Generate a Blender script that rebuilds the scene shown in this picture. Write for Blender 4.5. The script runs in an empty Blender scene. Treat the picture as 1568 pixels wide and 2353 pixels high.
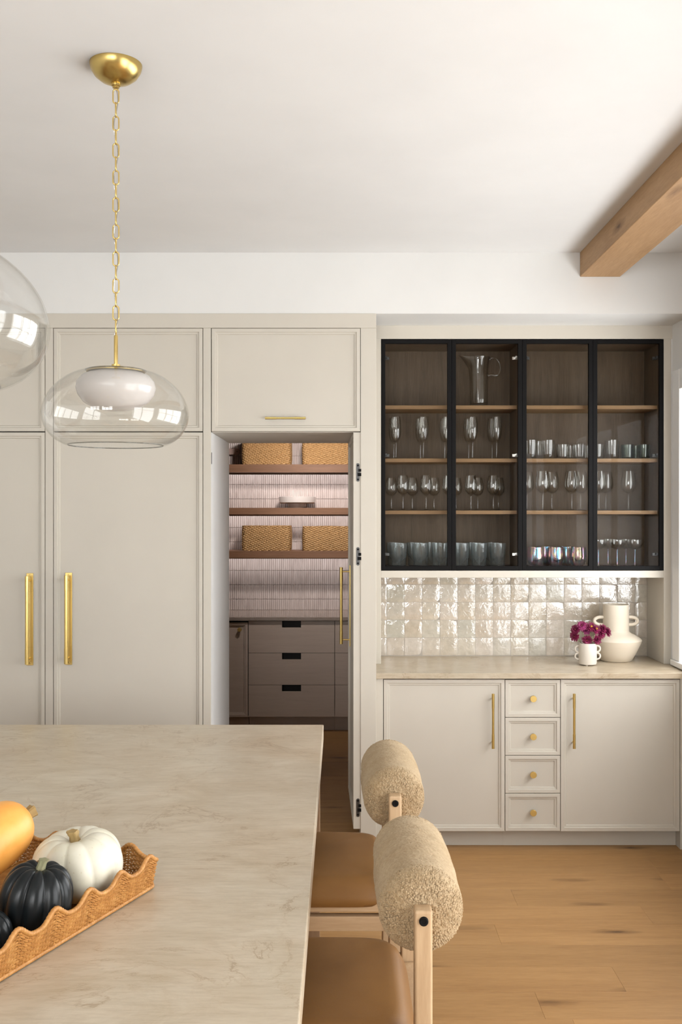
import bpy, bmesh, math, random
from mathutils import Vector, Matrix, noise as mnoise
import numpy as np

random.seed(7)
PI = math.pi
sc = bpy.context.scene
C = sc.collection
# ------------------------------------------------------------------ camera
D0 = 5.08            # distance camera -> plane of the tall cabinets (world y = 0)
F = 2268.0           # focal length in pixels of the 1568 px wide frame
H = 1.747            # camera height
cd = bpy.data.cameras.new('camera')
cam = bpy.data.objects.new('camera', cd); C.objects.link(cam)
cam.location = (0, -D0, H); cam.rotation_euler = (PI/2, 0, 0)
cd.sensor_fit = 'HORIZONTAL'; cd.sensor_width = 36.0; cd.lens = F/1568*36.0
cd.clip_start = 0.05
sc.camera = cam
# ------------------------------------------------------------------ world / sky
w = bpy.data.worlds.new('sky'); sc.world = w; w.use_nodes = True
bgn = w.node_tree.nodes['Background']
bgn.inputs['Color'].default_value = (0.80, 0.88, 1.0, 1); bgn.inputs['Strength'].default_value = 1.5
try: w.cycles.sampling_method = 'NONE'
except Exception: pass
# ------------------------------------------------------------------ daylight at the windows
def area(name, loc, rot, sx, sy, power, col=(1, 1, 1)):
    l = bpy.data.lights.new(name, 'AREA'); l.shape = 'RECTANGLE'; l.size = sx; l.size_y = sy
    l.energy = power; l.color = col
    o = bpy.data.objects.new(name, l); C.objects.link(o); o.location = loc; o.rotation_euler = rot
    return o
area('daylight_patio_door', (1.99, -4.15, 1.22), (0, PI/2, 0), 2.3, 2.3, 105, (1.0, 0.997, 0.98))
area('daylight_side_window', (1.99, -1.25, 1.68), (0, PI/2, 0), 1.4, 2.7, 82, (1.0, 0.997, 0.98))
area('daylight_rear_window', (-0.67, -7.72, 1.93), (PI/2, 0, 0), 1.55, 1.6, 108, (1.0, 0.997, 0.98))
area('daylight_rear_window', (-2.52, -7.72, 1.93), (PI/2, 0, 0), 1.55, 1.6, 60, (1.0, 0.997, 0.98))
# ------------------------------------------------------------------ view
vs = sc.view_settings
vs.view_transform = 'Standard'; vs.look = 'None'; vs.gamma = 1.0; vs.use_curve_mapping = False
vs.exposure = -0.13
try:
    sc.cycles.use_denoising = True; sc.cycles.denoiser = 'OPENIMAGEDENOISE'
    sc.cycles.max_bounces = 7; sc.cycles.diffuse_bounces = 3; sc.cycles.glossy_bounces = 3
    sc.cycles.transparent_max_bounces = 40; sc.cycles.transmission_bounces = 8
    sc.cycles.caustics_reflective = False; sc.cycles.caustics_refractive = False
    sc.cycles.sample_clamp_indirect = 6.0
    sc.cycles.use_adaptive_sampling = True; sc.cycles.adaptive_threshold = 0.08; sc.cycles.adaptive_min_samples = 16; sc.cycles.use_light_tree = False
except Exception:
    pass

# ================================================================== materials
def N(nt, typ, **kw):
    n = nt.nodes.new(typ)
    for k, v in kw.items():
        if k.startswith('_'): setattr(n, k[1:], v)
        else: n.inputs[k].default_value = v
    return n
def newmat(name):
    m = bpy.data.materials.new(name); m.use_nodes = True
    nt = m.node_tree; b = nt.nodes['Principled BSDF']
    return m, nt, b
def ramp(nt, fac, stops):
    r = nt.nodes.new('ShaderNodeValToRGB')
    e = r.color_ramp.elements
    while len(e) < len(stops): e.new(0.5)
    for i, (p, c) in enumerate(stops):
        e[i].position = p; e[i].color = (*c, 1) if len(c) == 3 else c
    nt.links.new(fac, r.inputs['Fac']); return r.outputs['Color']
def coords(nt, scale=(1, 1, 1), rnd=0.0, kind='Object'):
    tc = nt.nodes.new('ShaderNodeTexCoord'); mp = N(nt, 'ShaderNodeMapping'); mp.inputs['Scale'].default_value = scale
    out = tc.outputs[kind]
    if rnd:
        oi = nt.nodes.new('ShaderNodeObjectInfo'); ma = N(nt, 'ShaderNodeVectorMath', _operation='SCALE'); 
        cx = nt.nodes.new('ShaderNodeCombineXYZ')
        m1 = N(nt, 'ShaderNodeMath', _operation='MULTIPLY'); m1.inputs[1].default_value = rnd
        m2 = N(nt, 'ShaderNodeMath', _operation='MULTIPLY'); m2.inputs[1].default_value = rnd*7.31
        nt.links.new(oi.outputs['Random'], m1.inputs[0]); nt.links.new(oi.outputs['Random'], m2.inputs[0])
        nt.links.new(m1.outputs[0], cx.inputs[0]); nt.links.new(m2.outputs[0], cx.inputs[1]); nt.links.new(m1.outputs[0], cx.inputs[2])
        ad = N(nt, 'ShaderNodeVectorMath', _operation='ADD')
        nt.links.new(out, ad.inputs[0]); nt.links.new(cx.outputs[0], ad.inputs[1]); out = ad.outputs[0]
    nt.links.new(out, mp.inputs['Vector']); return mp.outputs['Vector']
def noise(nt, vec, scale, detail=4, rough=0.55, dist=0.0):
    n = N(nt, 'ShaderNodeTexNoise', Scale=scale, Detail=detail, Roughness=rough, Distortion=dist)
    nt.links.new(vec, n.inputs['Vector']); return n.outputs['Fac']
def bump(nt, b, hgt, strength=0.2, dist=0.002):
    bn = N(nt, 'ShaderNodeBump', Strength=strength, Distance=dist)
    nt.links.new(hgt, bn.inputs['Height']); nt.links.new(bn.outputs['Normal'], b.inputs['Normal'])
def mixc(nt, fac, a, bcol, mode='MIX'):
    m = nt.nodes.new('ShaderNodeMix'); m.data_type = 'RGBA'; m.blend_type = mode
    for s, v in ((0, fac), (6, a), (7, bcol)):
        if hasattr(v, 'links') or hasattr(v, 'is_linked'): nt.links.new(v, m.inputs[s])
        elif s == 0: m.inputs[0].default_value = v
        else: m.inputs[s].default_value = (*v, 1)
    return m.outputs[2]

def paint(name, col, rough=0.55, var=0.02, bs=0.05, scale=60):
    m, nt, b = newmat(name)
    v = coords(nt); n = noise(nt, v, 3.0, 3)
    c = ramp(nt, n, [(0.3, tuple(x*(1-var) for x in col)), (0.7, tuple(min(1, x*(1+var)) for x in col))])
    nt.links.new(c, b.inputs['Base Color']); b.inputs['Roughness'].default_value = rough
    bump(nt, b, noise(nt, v, scale*5, 3), bs, 0.0006)
    return m
def metal(name, col, rough=0.3, brushed=None):
    m, nt, b = newmat(name)
    v = coords(nt, brushed or (1, 1, 1)); n = noise(nt, v, 40, 4)
    b.inputs['Metallic'].default_value = 1.0
    nt.links.new(ramp(nt, n, [(0.3, tuple(x*0.96 for x in col)), (0.7, col)]), b.inputs['Base Color'])
    mr = N(nt, 'ShaderNodeMapRange'); mr.inputs['To Min'].default_value = rough*0.92; mr.inputs['To Max'].default_value = rough*1.1
    nt.links.new(n, mr.inputs['Value']); nt.links.new(mr.outputs[0], b.inputs['Roughness'])
    return m
def wood(name, c1, c2, c3, scale=(1.2, 16, 16), rough=0.5, rnd=3.0, knots=False, objvar=0.0, spec=0.4, ks=(1.3, 5.2, 5.2)):
    m, nt, b = newmat(name)
    v = coords(nt, scale, rnd)
    g = noise(nt, v, 1.6, 6, 0.62, 0.6)
    f = noise(nt, coords(nt, tuple(s*4 for s in scale), rnd), 3.0, 3, 0.7)
    c = ramp(nt, g, [(0.28, c1), (0.5, c2), (0.74, c3)])
    c = mixc(nt, 0.35, c, ramp(nt, f, [(0.35, c1), (0.65, c3)]))
    if knots:
        vk = coords(nt, ks, rnd)
        vo = N(nt, 'ShaderNodeTexVoronoi', Scale=1.15, Randomness=1.0); nt.links.new(vk, vo.inputs['Vector'])
        nk = noise(nt, coords(nt, tuple(6*k_ for k_ in ks), rnd), 2.0, 3)
        ad = N(nt, 'ShaderNodeMath', _operation='MULTIPLY_ADD'); ad.inputs[1].default_value = 0.12
        nt.links.new(nk, ad.inputs[0]); nt.links.new(vo.outputs['Distance'], ad.inputs[2])
        k = ramp(nt, ad.outputs[0], [(0.085, (0.12, 0.07, 0.04)), (0.13, (0.55, 0.5, 0.45)), (0.24, (1, 1, 1))])
        c = mixc(nt, 0.85, c, k, 'MULTIPLY')
    if objvar:
        oi = nt.nodes.new('ShaderNodeObjectInfo')
        hs = N(nt, 'ShaderNodeHueSaturation'); nt.links.new(c, hs.inputs['Color'])
        mr = N(nt, 'ShaderNodeMapRange'); mr.inputs['To Min'].default_value = 1-objvar; mr.inputs['To Max'].default_value = 1+objvar
        nt.links.new(oi.outputs['Random'], mr.inputs['Value']); nt.links.new(mr.outputs[0], hs.inputs['Value']); c = hs.outputs['Color']
    nt.links.new(c, b.inputs['Base Color']); b.inputs['Roughness'].default_value = rough
    b.inputs['Specular IOR Level'].default_value = spec
    bump(nt, b, f, 0.12, 0.001)
    return m
def thin_glass(name, tint=(0.97, 0.985, 0.98), edge=(0.45, 0.48, 0.47), base=0.05, rough=0.0, gl=(1, 1, 1), wav=0.0, top=0.75):
    m, nt, b = newmat(name); nt.nodes.remove(b); out = nt.nodes['Material Output']
    lw = N(nt, 'ShaderNodeLayerWeight', Blend=0.5)
    pw = N(nt, 'ShaderNodeMath', _operation='POWER'); pw.inputs[1].default_value = 3.5
    nt.links.new(lw.outputs['Facing'], pw.inputs[0])
    ma = N(nt, 'ShaderNodeMath', _operation='MULTIPLY_ADD'); ma.inputs[1].default_value = top; ma.inputs[2].default_value = base
    nt.links.new(pw.outputs[0], ma.inputs[0])
    p2 = N(nt, 'ShaderNodeMath', _operation='POWER'); p2.inputs[1].default_value = 5.0
    nt.links.new(lw.outputs['Facing'], p2.inputs[0])
    tc = mixc(nt, p2.outputs[0], tint, edge)
    t = N(nt, 'ShaderNodeBsdfTransparent'); nt.links.new(tc, t.inputs['Color'])
    g = N(nt, 'ShaderNodeBsdfGlossy', Roughness=rough); g.inputs['Color'].default_value = (*gl, 1)
    if wav:
        bn = N(nt, 'ShaderNodeBump', Strength=wav, Distance=0.004)
        nt.links.new(noise(nt, coords(nt), 45, 2), bn.inputs['Height']); nt.links.new(bn.outputs['Normal'], g.inputs['Normal'])
    mx = nt.nodes.new('ShaderNodeMixShader')
    nt.links.new(ma.outputs[0], mx.inputs[0]); nt.links.new(t.outputs[0], mx.inputs[1]); nt.links.new(g.outputs[0], mx.inputs[2])
    nt.links.new(mx.outputs[0], out.inputs['Surface'])
    return m

M = {}
M['cab'] = paint('greige_cabinet_paint', (0.585, 0.543, 0.468), 0.5)
M['wall'] = paint('white_wall_paint', (0.745, 0.738, 0.715), 0.75)
M['ceil'] = paint('white_ceiling_paint', (0.725, 0.72, 0.708), 0.85)
M['trim'] = paint('white_trim_paint', (0.88, 0.88, 0.87), 0.45)
M['pcab'] = wood('taupe_stained_pantry_oak', (0.45, 0.362, 0.30), (0.50, 0.407, 0.34), (0.535, 0.44, 0.368), (1.0, 20, 20), 0.5, 2.0)
M['brass'] = metal('brushed_brass', (0.74, 0.55, 0.20), 0.3)
M['brassd'] = metal('satin_brass', (0.60, 0.44, 0.155), 0.28)
M['black'] = paint('black_metal_paint', (0.007, 0.0065, 0.0065), 0.5)
M['black'].node_tree.nodes['Principled BSDF'].inputs['Specular IOR Level'].default_value = 0.08
M['gap'] = paint('gap_shade_paint', (0.05, 0.045, 0.04), 0.8)  # near-black colour stands in for the shade inside door gaps and cut-outs
M['hinge'] = metal('dark_nickel', (0.10, 0.10, 0.10), 0.4)
M['steel'] = metal('nickel', (0.75, 0.75, 0.73), 0.25)
M['floor'] = wood('oak_floor_boards', (0.315, 0.158, 0.054), (0.40, 0.215, 0.078), (0.455, 0.258, 0.10), (1.1, 12, 12), 0.45, 9.0, True, 0.10)
M['floorbase'] = paint('dark_subfloor', (0.14, 0.075, 0.035), 0.8)
M['beam'] = wood('oak_beam', (0.30, 0.165, 0.07), (0.38, 0.225, 0.105), (0.44, 0.27, 0.135), (9, 0.9, 9), 0.6, 0, True, ks=(5.2, 1.3, 5.2))
M['cabwood'] = wood('brown_oak_veneer', (0.078, 0.050, 0.028), (0.118, 0.078, 0.045), (0.16, 0.11, 0.066), (16, 16, 1.0), 0.5, 2.0)
M['shelfwood'] = wood('oak_shelf', (0.21, 0.118, 0.05), (0.26, 0.15, 0.066), (0.305, 0.185, 0.088), (1.0, 18, 18), 0.5, 2.0)
M['pshelf'] = wood('walnut_floating_shelf', (0.17, 0.082, 0.042), (0.215, 0.108, 0.057), (0.26, 0.135, 0.075), (1.0, 18, 18), 0.5, 2.0)
M['stoolwood'] = wood('pale_oak_stool', (0.39, 0.255, 0.14), (0.475, 0.325, 0.188), (0.525, 0.375, 0.228), (14, 14, 1.2), 0.5, 2.0)
M['stoolrail'] = wood('pale_oak_rail', (0.37, 0.235, 0.125), (0.45, 0.30, 0.168), (0.50, 0.345, 0.205), (1.2, 14, 14), 0.5, 2.0)
M['island'] = wood('island_oak', (0.20, 0.12, 0.065), (0.26, 0.16, 0.09), (0.31, 0.20, 0.115), (14, 14, 1.2), 0.5, 2.0)
M['paneglass'] = thin_glass('cabinet_door_glass', (0.93, 0.93, 0.925), (0.5, 0.5, 0.5), 0.0025, 0.0, (1, 1, 1), 0.0, 0.35)
M['winglass'] = thin_glass('window_glass', (0.97, 0.97, 0.97), (0.7, 0.7, 0.7), 0.04)
M['shade'] = thin_glass('clear_blown_glass', (0.985, 0.985, 0.98), (0.88, 0.88, 0.86), 0.035, 0.0, (1, 1, 1), 0.0, 0.4)
M['edgeglass'] = thin_glass('cut_glass_edge', (0.55, 0.56, 0.55), (0.25, 0.25, 0.24), 0.08, 0.05)
M['glass'] = thin_glass('clear_drinking_glass', (0.955, 0.955, 0.945), (0.30, 0.30, 0.28), 0.055, 0.02, (1, 1, 1), 0.12, 0.85)
M['greyglass'] = thin_glass('ribbed_grey_glass', (0.95, 0.965, 0.965), (0.50, 0.53, 0.54), 0.05, 0.12, (0.95, 0.98, 1.0), 0.3, 0.6)
def frosted(m, amount, col):
    nt = m.node_tree; out = nt.nodes['Material Output']; src = out.inputs['Surface'].links[0].from_socket
    d = N(nt, 'ShaderNodeBsdfDiffuse'); d.inputs['Color'].default_value = (*col, 1); t = N(nt, 'ShaderNodeBsdfTranslucent'); t.inputs['Color'].default_value = (*col, 1)
    a = nt.nodes.new('ShaderNodeMixShader'); a.inputs[0].default_value = 0.5; nt.links.new(d.outputs[0], a.inputs[1]); nt.links.new(t.outputs[0], a.inputs[2])
    mx = nt.nodes.new('ShaderNodeMixShader'); mx.inputs[0].default_value = amount
    nt.links.new(src, mx.inputs[1]); nt.links.new(a.outputs[0], mx.inputs[2]); nt.links.new(mx.outputs[0], out.inputs['Surface'])
frosted(M['greyglass'], 0.085, (0.62, 0.68, 0.70))
M['smokeglass'] = thin_glass('smoky_green_glass', (0.66, 0.70, 0.66), (0.16, 0.18, 0.16), 0.06, 0.03, (0.95, 1.0, 0.97), 0.1, 0.8)
M['cord'] = thin_glass('clear_pvc_cord', (0.70, 0.70, 0.68), (0.5, 0.5, 0.48), 0.25, 0.25)

def iridescent():
    m, nt, b = newmat('iridescent_glass'); out = nt.nodes['Material Output']
    b.inputs['Metallic'].default_value = 1.0; b.inputs['Base Color'].default_value = (0.9, 0.9, 0.9, 1)
    b.inputs['Roughness'].default_value = 0.07
    v = coords(nt, (30, 30, 6))
    mr = N(nt, 'ShaderNodeMapRange'); mr.inputs['From Min'].default_value = 0.3; mr.inputs['From Max'].default_value = 0.7
    mr.inputs['To Min'].default_value = 260; mr.inputs['To Max'].default_value = 620
    nt.links.new(noise(nt, v, 1.4, 2), mr.inputs['Value'])
    try:
        nt.links.new(mr.outputs[0], b.inputs['Thin Film Thickness']); b.inputs['Thin Film IOR'].default_value = 1.8
    except Exception: pass
    hue = ramp(nt, noise(nt, v, 1.4, 2), [(0.3, (0.25, 0.45, 1.0)), (0.42, (0.3, 0.9, 0.95)), (0.5, (0.95, 0.45, 0.9)), (0.6, (0.9, 0.85, 0.35)), (0.7, (0.3, 0.55, 1.0))])
    nt.links.new(hue, b.inputs['Base Color'])
    bump(nt, b, noise(nt, coords(nt), 140, 2), 0.35, 0.002)
    lw = N(nt, 'ShaderNodeLayerWeight', Blend=0.5)
    ma = N(nt, 'ShaderNodeMath', _operation='MULTIPLY_ADD'); ma.inputs[1].default_value = 0.35; ma.inputs[2].default_value = 0.25
    nt.links.new(lw.outputs['Facing'], ma.inputs[0])
    t = N(nt, 'ShaderNodeBsdfTransparent'); t.inputs['Color'].default_value = (0.9, 0.88, 0.86, 1)
    mx = nt.nodes.new('ShaderNodeMixShader')
    nt.links.new(ma.outputs[0], mx.inputs[0]); nt.links.new(t.outputs[0], mx.inputs[1]); nt.links.new(b.outputs[0], mx.inputs[2])
    nt.links.new(mx.outputs[0], out.inputs['Surface'])
    return m
M['irid'] = iridescent()

def stone(name, lite, mid, dark, scale=1.0, rough=0.32):
    m, nt, b = newmat(name)
    v = coords(nt, (1.5*scale, 2.9*scale, 2.9*scale))
    vw = coords(nt, (1.1*scale, 1.1*scale, 1.1*scale))
    cl = noise(nt, v, 3.0, 10, 0.72, 0.7)
    c = ramp(nt, cl, [(0.25, dark), (0.45, mid), (0.62, lite), (0.8, tuple(min(1, x*1.1) for x in lite))])
    pt = noise(nt, vw, 1.7, 4, 0.6, 0.4)
    c = mixc(nt, 0.4, c, ramp(nt, pt, [(0.35, tuple(x*y for x, y in zip(mid, (1.0, 0.88, 0.78)))), (0.62, lite)]))
    # fine streaks running along the slab
    st = noise(nt, coords(nt, (16*scale, 110*scale, 110*scale)), 1.0, 6, 0.72)
    c = mixc(nt, 0.55, c, ramp(nt, st, [(0.30, (0.72, 0.68, 0.62)), (0.55, (1, 1, 1)), (0.75, (1.0, 1.0, 1.0))]), 'MULTIPLY')
    # thin broken brown veins
    vn = noise(nt, vw, 2.0, 9, 0.66, 1.0)
    ab = N(nt, 'ShaderNodeMath', _operation='SUBTRACT'); ab.inputs[1].default_value = 0.5; nt.links.new(vn, ab.inputs[0])
    ab2 = N(nt, 'ShaderNodeMath', _operation='ABSOLUTE'); nt.links.new(ab.outputs[0], ab2.inputs[0])
    brk = noise(nt, vw, 6.0, 3)
    ad = N(nt, 'ShaderNodeMath', _operation='MULTIPLY_ADD'); ad.inputs[1].default_value = 0.05
    nt.links.new(brk, ad.inputs[0]); nt.links.new(ab2.outputs[0], ad.inputs[2])
    vc = ramp(nt, ad.outputs[0], [(0.020, (0.50, 0.38, 0.26)), (0.030, (0.93, 0.90, 0.86)), (0.05, (1, 1, 1))])
    c = mixc(nt, 0.55, c, vc, 'MULTIPLY')
    nt.links.new(c, b.inputs['Base Color']); b.inputs['Roughness'].default_value = rough
    bump(nt, b, st, 0.05, 0.0008)
    return m
M['stone'] = stone('beige_quartzite', (0.58, 0.51, 0.40), (0.48, 0.405, 0.295), (0.36, 0.285, 0.185))
M['pstone'] = stone('taupe_stone', (0.38, 0.32, 0.28), (0.33, 0.275, 0.24), (0.28, 0.225, 0.19), 1.0, 0.15)

def zellige():
    m, nt, b = newmat('glazed_zellige_tile')
    oi = nt.nodes.new('ShaderNodeObjectInfo')
    c0 = ramp(nt, oi.outputs['Random'], [(0.0, (0.60, 0.53, 0.44)), (0.25, (0.66, 0.61, 0.53)), (0.45, (0.58, 0.56, 0.495)), (0.65, (0.68, 0.62, 0.56)), (0.85, (0.62, 0.55, 0.47)), (1.0, (0.70, 0.66, 0.60))])
    v = coords(nt, (1, 1, 1), 5.0)
    n1 = noise(nt, v, 30, 4, 0.6)
    c = mixc(nt, 0.75, c0, ramp(nt, n1, [(0.3, (0.72, 0.69, 0.63)), (0.65, (0.93, 0.91, 0.86))]), 'MULTIPLY')
    nt.links.new(c, b.inputs['Base Color']); b.inputs['Roughness'].default_value = 0.05
    b.inputs['Specular IOR Level'].default_value = 0.9; b.inputs['Coat Weight'].default_value = 1.0; b.inputs['Coat IOR'].default_value = 1.7; b.inputs['Coat Roughness'].default_value = 0.03
    n2 = noise(nt, v, 34, 3, 0.55, 0.7)
    n3 = noise(nt, v, 95, 2, 0.5)
    s = N(nt, 'ShaderNodeMath', _operation='MULTIPLY_ADD'); s.inputs[1].default_value = 0.25
    nt.links.new(n3, s.inputs[0]); nt.links.new(n2, s.inputs[2])
    bump(nt, b, s.outputs[0], 0.34, 0.0045)
    nt.links.new(b.inputs['Normal'].links[0].from_socket, b.inputs['Coat Normal'])
    return m
M['zellige'] = zellige()
M['grout'] = paint('pale_grout', (0.40, 0.36, 0.31), 0.9)
def fingertile():
    m, nt, b = newmat('pale_pink_finger_tile')
    v = coords(nt, (57, 1, 8.2))
    n = noise(nt, v, 1.0, 1, 0.5)
    nt.links.new(ramp(nt, n, [(0.3, (0.55, 0.475, 0.45)), (0.7, (0.66, 0.585, 0.56))]), b.inputs['Base Color'])
    b.inputs['Roughness'].default_value = 0.3
    return m
M['finger'] = fingertile()
M['pgrout'] = paint('pantry_grout', (0.40, 0.335, 0.31), 0.9)
def leather():
    m, nt, b = newmat('cognac_leather')
    v = coords(nt)
    n = noise(nt, v, 4.0, 4)
    nt.links.new(ramp(nt, n, [(0.3, (0.165, 0.074, 0.0175)), (0.7, (0.215, 0.102, 0.027))]), b.inputs['Base Color'])
    b.inputs['Roughness'].default_value = 0.55; b.inputs['Specular IOR Level'].default_value = 0.3
    bump(nt, b, noise(nt, v, 420, 3), 0.18, 0.0008)
    return m
M['leather'] = leather()
def shearling():
    m, nt, b = newmat('cream_shearling')
    v = coords(nt)
    n = noise(nt, v, 130, 3, 0.7); n2 = noise(nt, v, 8, 3)
    c = ramp(nt, n, [(0.3, (0.29, 0.195, 0.10)), (0.65, (0.435, 0.325, 0.198))])
    c = mixc(nt, 0.3, c, ramp(nt, n2, [(0.35, (0.33, 0.235, 0.13)), (0.65, (0.47, 0.37, 0.245))]))
    nt.links.new(c, b.inputs['Base Color']); b.inputs['Roughness'].default_value = 1.0
    b.inputs['Specular IOR Level'].default_value = 0.05
    try:
        b.inputs['Sheen Weight'].default_value = 0.15; b.inputs['Sheen Roughness'].default_value = 0.6
        b.inputs['Sheen Tint'].default_value = (0.95, 0.85, 0.7, 1)
    except Exception: pass
    bump(nt, b, noise(nt, v, 900, 2), 0.5, 0.001)
    return m
M['shear'] = shearling()
def wicker(name, c1, c2, c3):
    m, nt, b = newmat(name)
    v = coords(nt); n = noise(nt, v, 60, 4, 0.65)
    nt.links.new(ramp(nt, n, [(0.3, c1), (0.5, c2), (0.7, c3)]), b.inputs['Base Color'])
    b.inputs['Roughness'].default_value = 0.5
    bump(nt, b, noise(nt, v, 500, 2), 0.2, 0.0008)
    return m
M['wicker'] = wicker('honey_wicker', (0.34, 0.145, 0.032), (0.47, 0.215, 0.055), (0.58, 0.30, 0.09))
M['sea'] = wicker('seagrass', (0.33, 0.185, 0.07), (0.45, 0.265, 0.11), (0.55, 0.345, 0.155))
M['ceramic'] = paint('cream_ceramic', (0.69, 0.61, 0.495), 0.62, 0.03, 0.25, 30)
M['ceramicw'] = paint('white_ceramic', (0.64, 0.585, 0.51), 0.55, 0.03, 0.2, 30)
M['stand'] = paint('glazed_white_stoneware', (0.72, 0.66, 0.63), 0.35, 0.05, 0.4, 20)
M['opal'] = paint('opal_glass', (0.62, 0.585, 0.565), 0.18, 0.01, 0.0)
def skin_mat(name, c1, c2, rough, spots=None):
    m, nt, b = newmat(name); v = coords(nt)
    c = ramp(nt, noise(nt, v, 14, 4), [(0.35, c1), (0.65, c2)])
    if spots:
        c = mixc(nt, 0.5, c, ramp(nt, noise(nt, v, 110, 2), [(0.27, spots), (0.33, (1, 1, 1))]), 'MULTIPLY')
    nt.links.new(c, b.inputs['Base Color']); b.inputs['Roughness'].default_value = rough
    bump(nt, b, noise(nt, v, 60, 3), 0.08, 0.002)
    return m
M['pumpkin'] = skin_mat('white_pumpkin_skin', (0.62, 0.585, 0.45), (0.70, 0.665, 0.56), 0.42, (0.75, 0.66, 0.5))
M['acorn'] = skin_mat('dark_squash_skin', (0.006, 0.008, 0.009), (0.010, 0.012, 0.013), 0.30)
M['acorn'].node_tree.nodes['Principled BSDF'].inputs['Specular IOR Level'].default_value = 0.28
M['orange'] = skin_mat('orange_squash_skin', (0.78, 0.33, 0.055), (0.86, 0.42, 0.10), 0.42)
M['stem'] = skin_mat('dried_stem', (0.26, 0.17, 0.06), (0.44, 0.31, 0.13), 0.8)
M['gstem'] = skin_mat('green_stem', (0.10, 0.16, 0.05), (0.20, 0.25, 0.10), 0.6)
M['sqstem'] = skin_mat('pale_green_stem', (0.16, 0.17, 0.085), (0.36, 0.32, 0.19), 0.7)
M['petal'] = skin_mat('magenta_petal', (0.125, 0.004, 0.034), (0.25, 0.010, 0.075), 0.6)
M['petal2'] = skin_mat('pink_petal_tip', (0.25, 0.015, 0.095), (0.38, 0.055, 0.19), 0.6)
M['pollen'] = skin_mat('yellow_flower_centre', (0.62, 0.30, 0.02), (0.75, 0.42, 0.05), 0.8)
M['board'] = wood('pale_pink_wood', (0.36, 0.25, 0.22), (0.42, 0.30, 0.26), (0.46, 0.34, 0.30), (2, 14, 14), 0.6)
# ================================================================== mesh helpers
class MB:
    def __init__(s): s.v = []; s.f = []
    def add(s, vs, fs):
        o = len(s.v); s.v += [tuple(v) for v in vs]; s.f += [tuple(i+o for i in f) for f in fs]; return s
    def box(s, x0, x1, y0, y1, z0, z1):
        return s.add([(x0,y0,z0),(x1,y0,z0),(x1,y1,z0),(x0,y1,z0),(x0,y0,z1),(x1,y0,z1),(x1,y1,z1),(x0,y1,z1)],
                     [(0,3,2,1),(4,5,6,7),(0,1,5,4),(1,2,6,5),(2,3,7,6),(3,0,4,7)])
    def lathe(s, prof, n=32, c=(0,0,0), axis='z'):
        vs = []; fs = []; rings = []
        for r, z in prof:
            if r < 1e-6: rings.append([len(vs)]); vs.append((0, 0, z))
            else:
                rings.append(list(range(len(vs), len(vs)+n)))
                vs += [(r*math.cos(2*PI*k/n), r*math.sin(2*PI*k/n), z) for k in range(n)]
        for a, b in zip(rings, rings[1:]):
            if len(a) == 1 and len(b) == 1: continue
            for k in range(n):
                k2 = (k+1) % n
                if len(a) == 1: fs.append((a[0], b[k2], b[k]))
                elif len(b) == 1: fs.append((a[k], a[k2], b[0]))
                else: fs.append((a[k], a[k2], b[k2], b[k]))
        if axis == 'y': vs = [(x, -z, y) for x, y, z in vs]      # lathe axis towards -y
        if axis == 'x': vs = [(z, y, -x) for x, y, z in vs]
        return s.add([(x+c[0], y+c[1], z+c[2]) for x, y, z in vs], fs)
    def tube(s, path, r, n=8, closed=False, caps=True, flat=None):
        P = [Vector(p) for p in path]; m = len(P); R = r if hasattr(r, '__len__') else [r]*m
        vs = []; fs = []
        up = Vector((0, 0, 1)); prev = None
        for i, p in enumerate(P):
            a = P[(i-1) % m] if (closed or i > 0) else P[0]; b = P[(i+1) % m] if (closed or i < m-1) else P[-1]
            t = (b-a)
            t = t.normalized() if t.length > 1e-9 else Vector((0, 0, 1))
            if prev is None:
                u = up if abs(t.dot(up)) < 0.95 else Vector((1, 0, 0))
                nrm = (u - t*u.dot(t)).normalized()
            else:
                nrm = prev - t*prev.dot(t)
                nrm = nrm.normalized() if nrm.length > 1e-6 else prev
            prev = nrm; bi = t.cross(nrm)
            for k in range(n):
                an = 2*PI*k/n
                vs.append(p + (nrm*math.cos(an) + bi*math.sin(an))*R[i])
        for i in range(m if closed else m-1):
            i2 = (i+1) % m
            for k in range(n):
                k2 = (k+1) % n
                fs.append((i*n+k, i*n+k2, i2*n+k2, i2*n+k))
        if caps and not closed:
            fs.append(tuple(range(n-1, -1, -1))); fs.append(tuple((m-1)*n+k for k in range(n)))
        return s.add(vs, fs)
    def cyl(s, p0, p1, r, n=16): return s.tube([p0, p1], r, n)
    def mesh(s, name, mat, smooth=None):
        me = bpy.data.meshes.new(name); me.from_pydata(s.v, [], s.f); me.update()
        bm = bmesh.new(); bm.from_mesh(me); bmesh.ops.recalc_face_normals(bm, faces=bm.faces); bm.to_mesh(me); bm.free()
        me.materials.append(mat)
        if smooth is not None:
            me.polygons.foreach_set('use_smooth', [True]*len(me.polygons))
            me.set_sharp_from_angle(angle=math.radians(smooth))
        return me
def link(name, me, parent=None, loc=(0,0,0), rot=(0,0,0)):
    o = bpy.data.objects.new(name, me); C.objects.link(o); o.location = loc; o.rotation_euler = rot
    if parent: o.parent = parent
    return o
def part(name, mb, mat, parent=None, smooth=None, bevel=0.0, loc=(0,0,0), rot=(0,0,0), seg=2):
    o = link(name, mb.mesh(name, mat, smooth), parent, loc, rot)
    if bevel:
        b = o.modifiers.new('bevel', 'BEVEL'); b.width = bevel; b.segments = seg; b.limit_method = 'ANGLE'; b.angle_limit = math.radians(40)
        b.harden_normals = False
    return o
def tag(o, label=None, cat=None, group=None, kind=None):
    if label: o['label'] = label
    if cat: o['category'] = cat
    if group: o['group'] = group
    if kind: o['kind'] = kind
    return o
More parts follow.
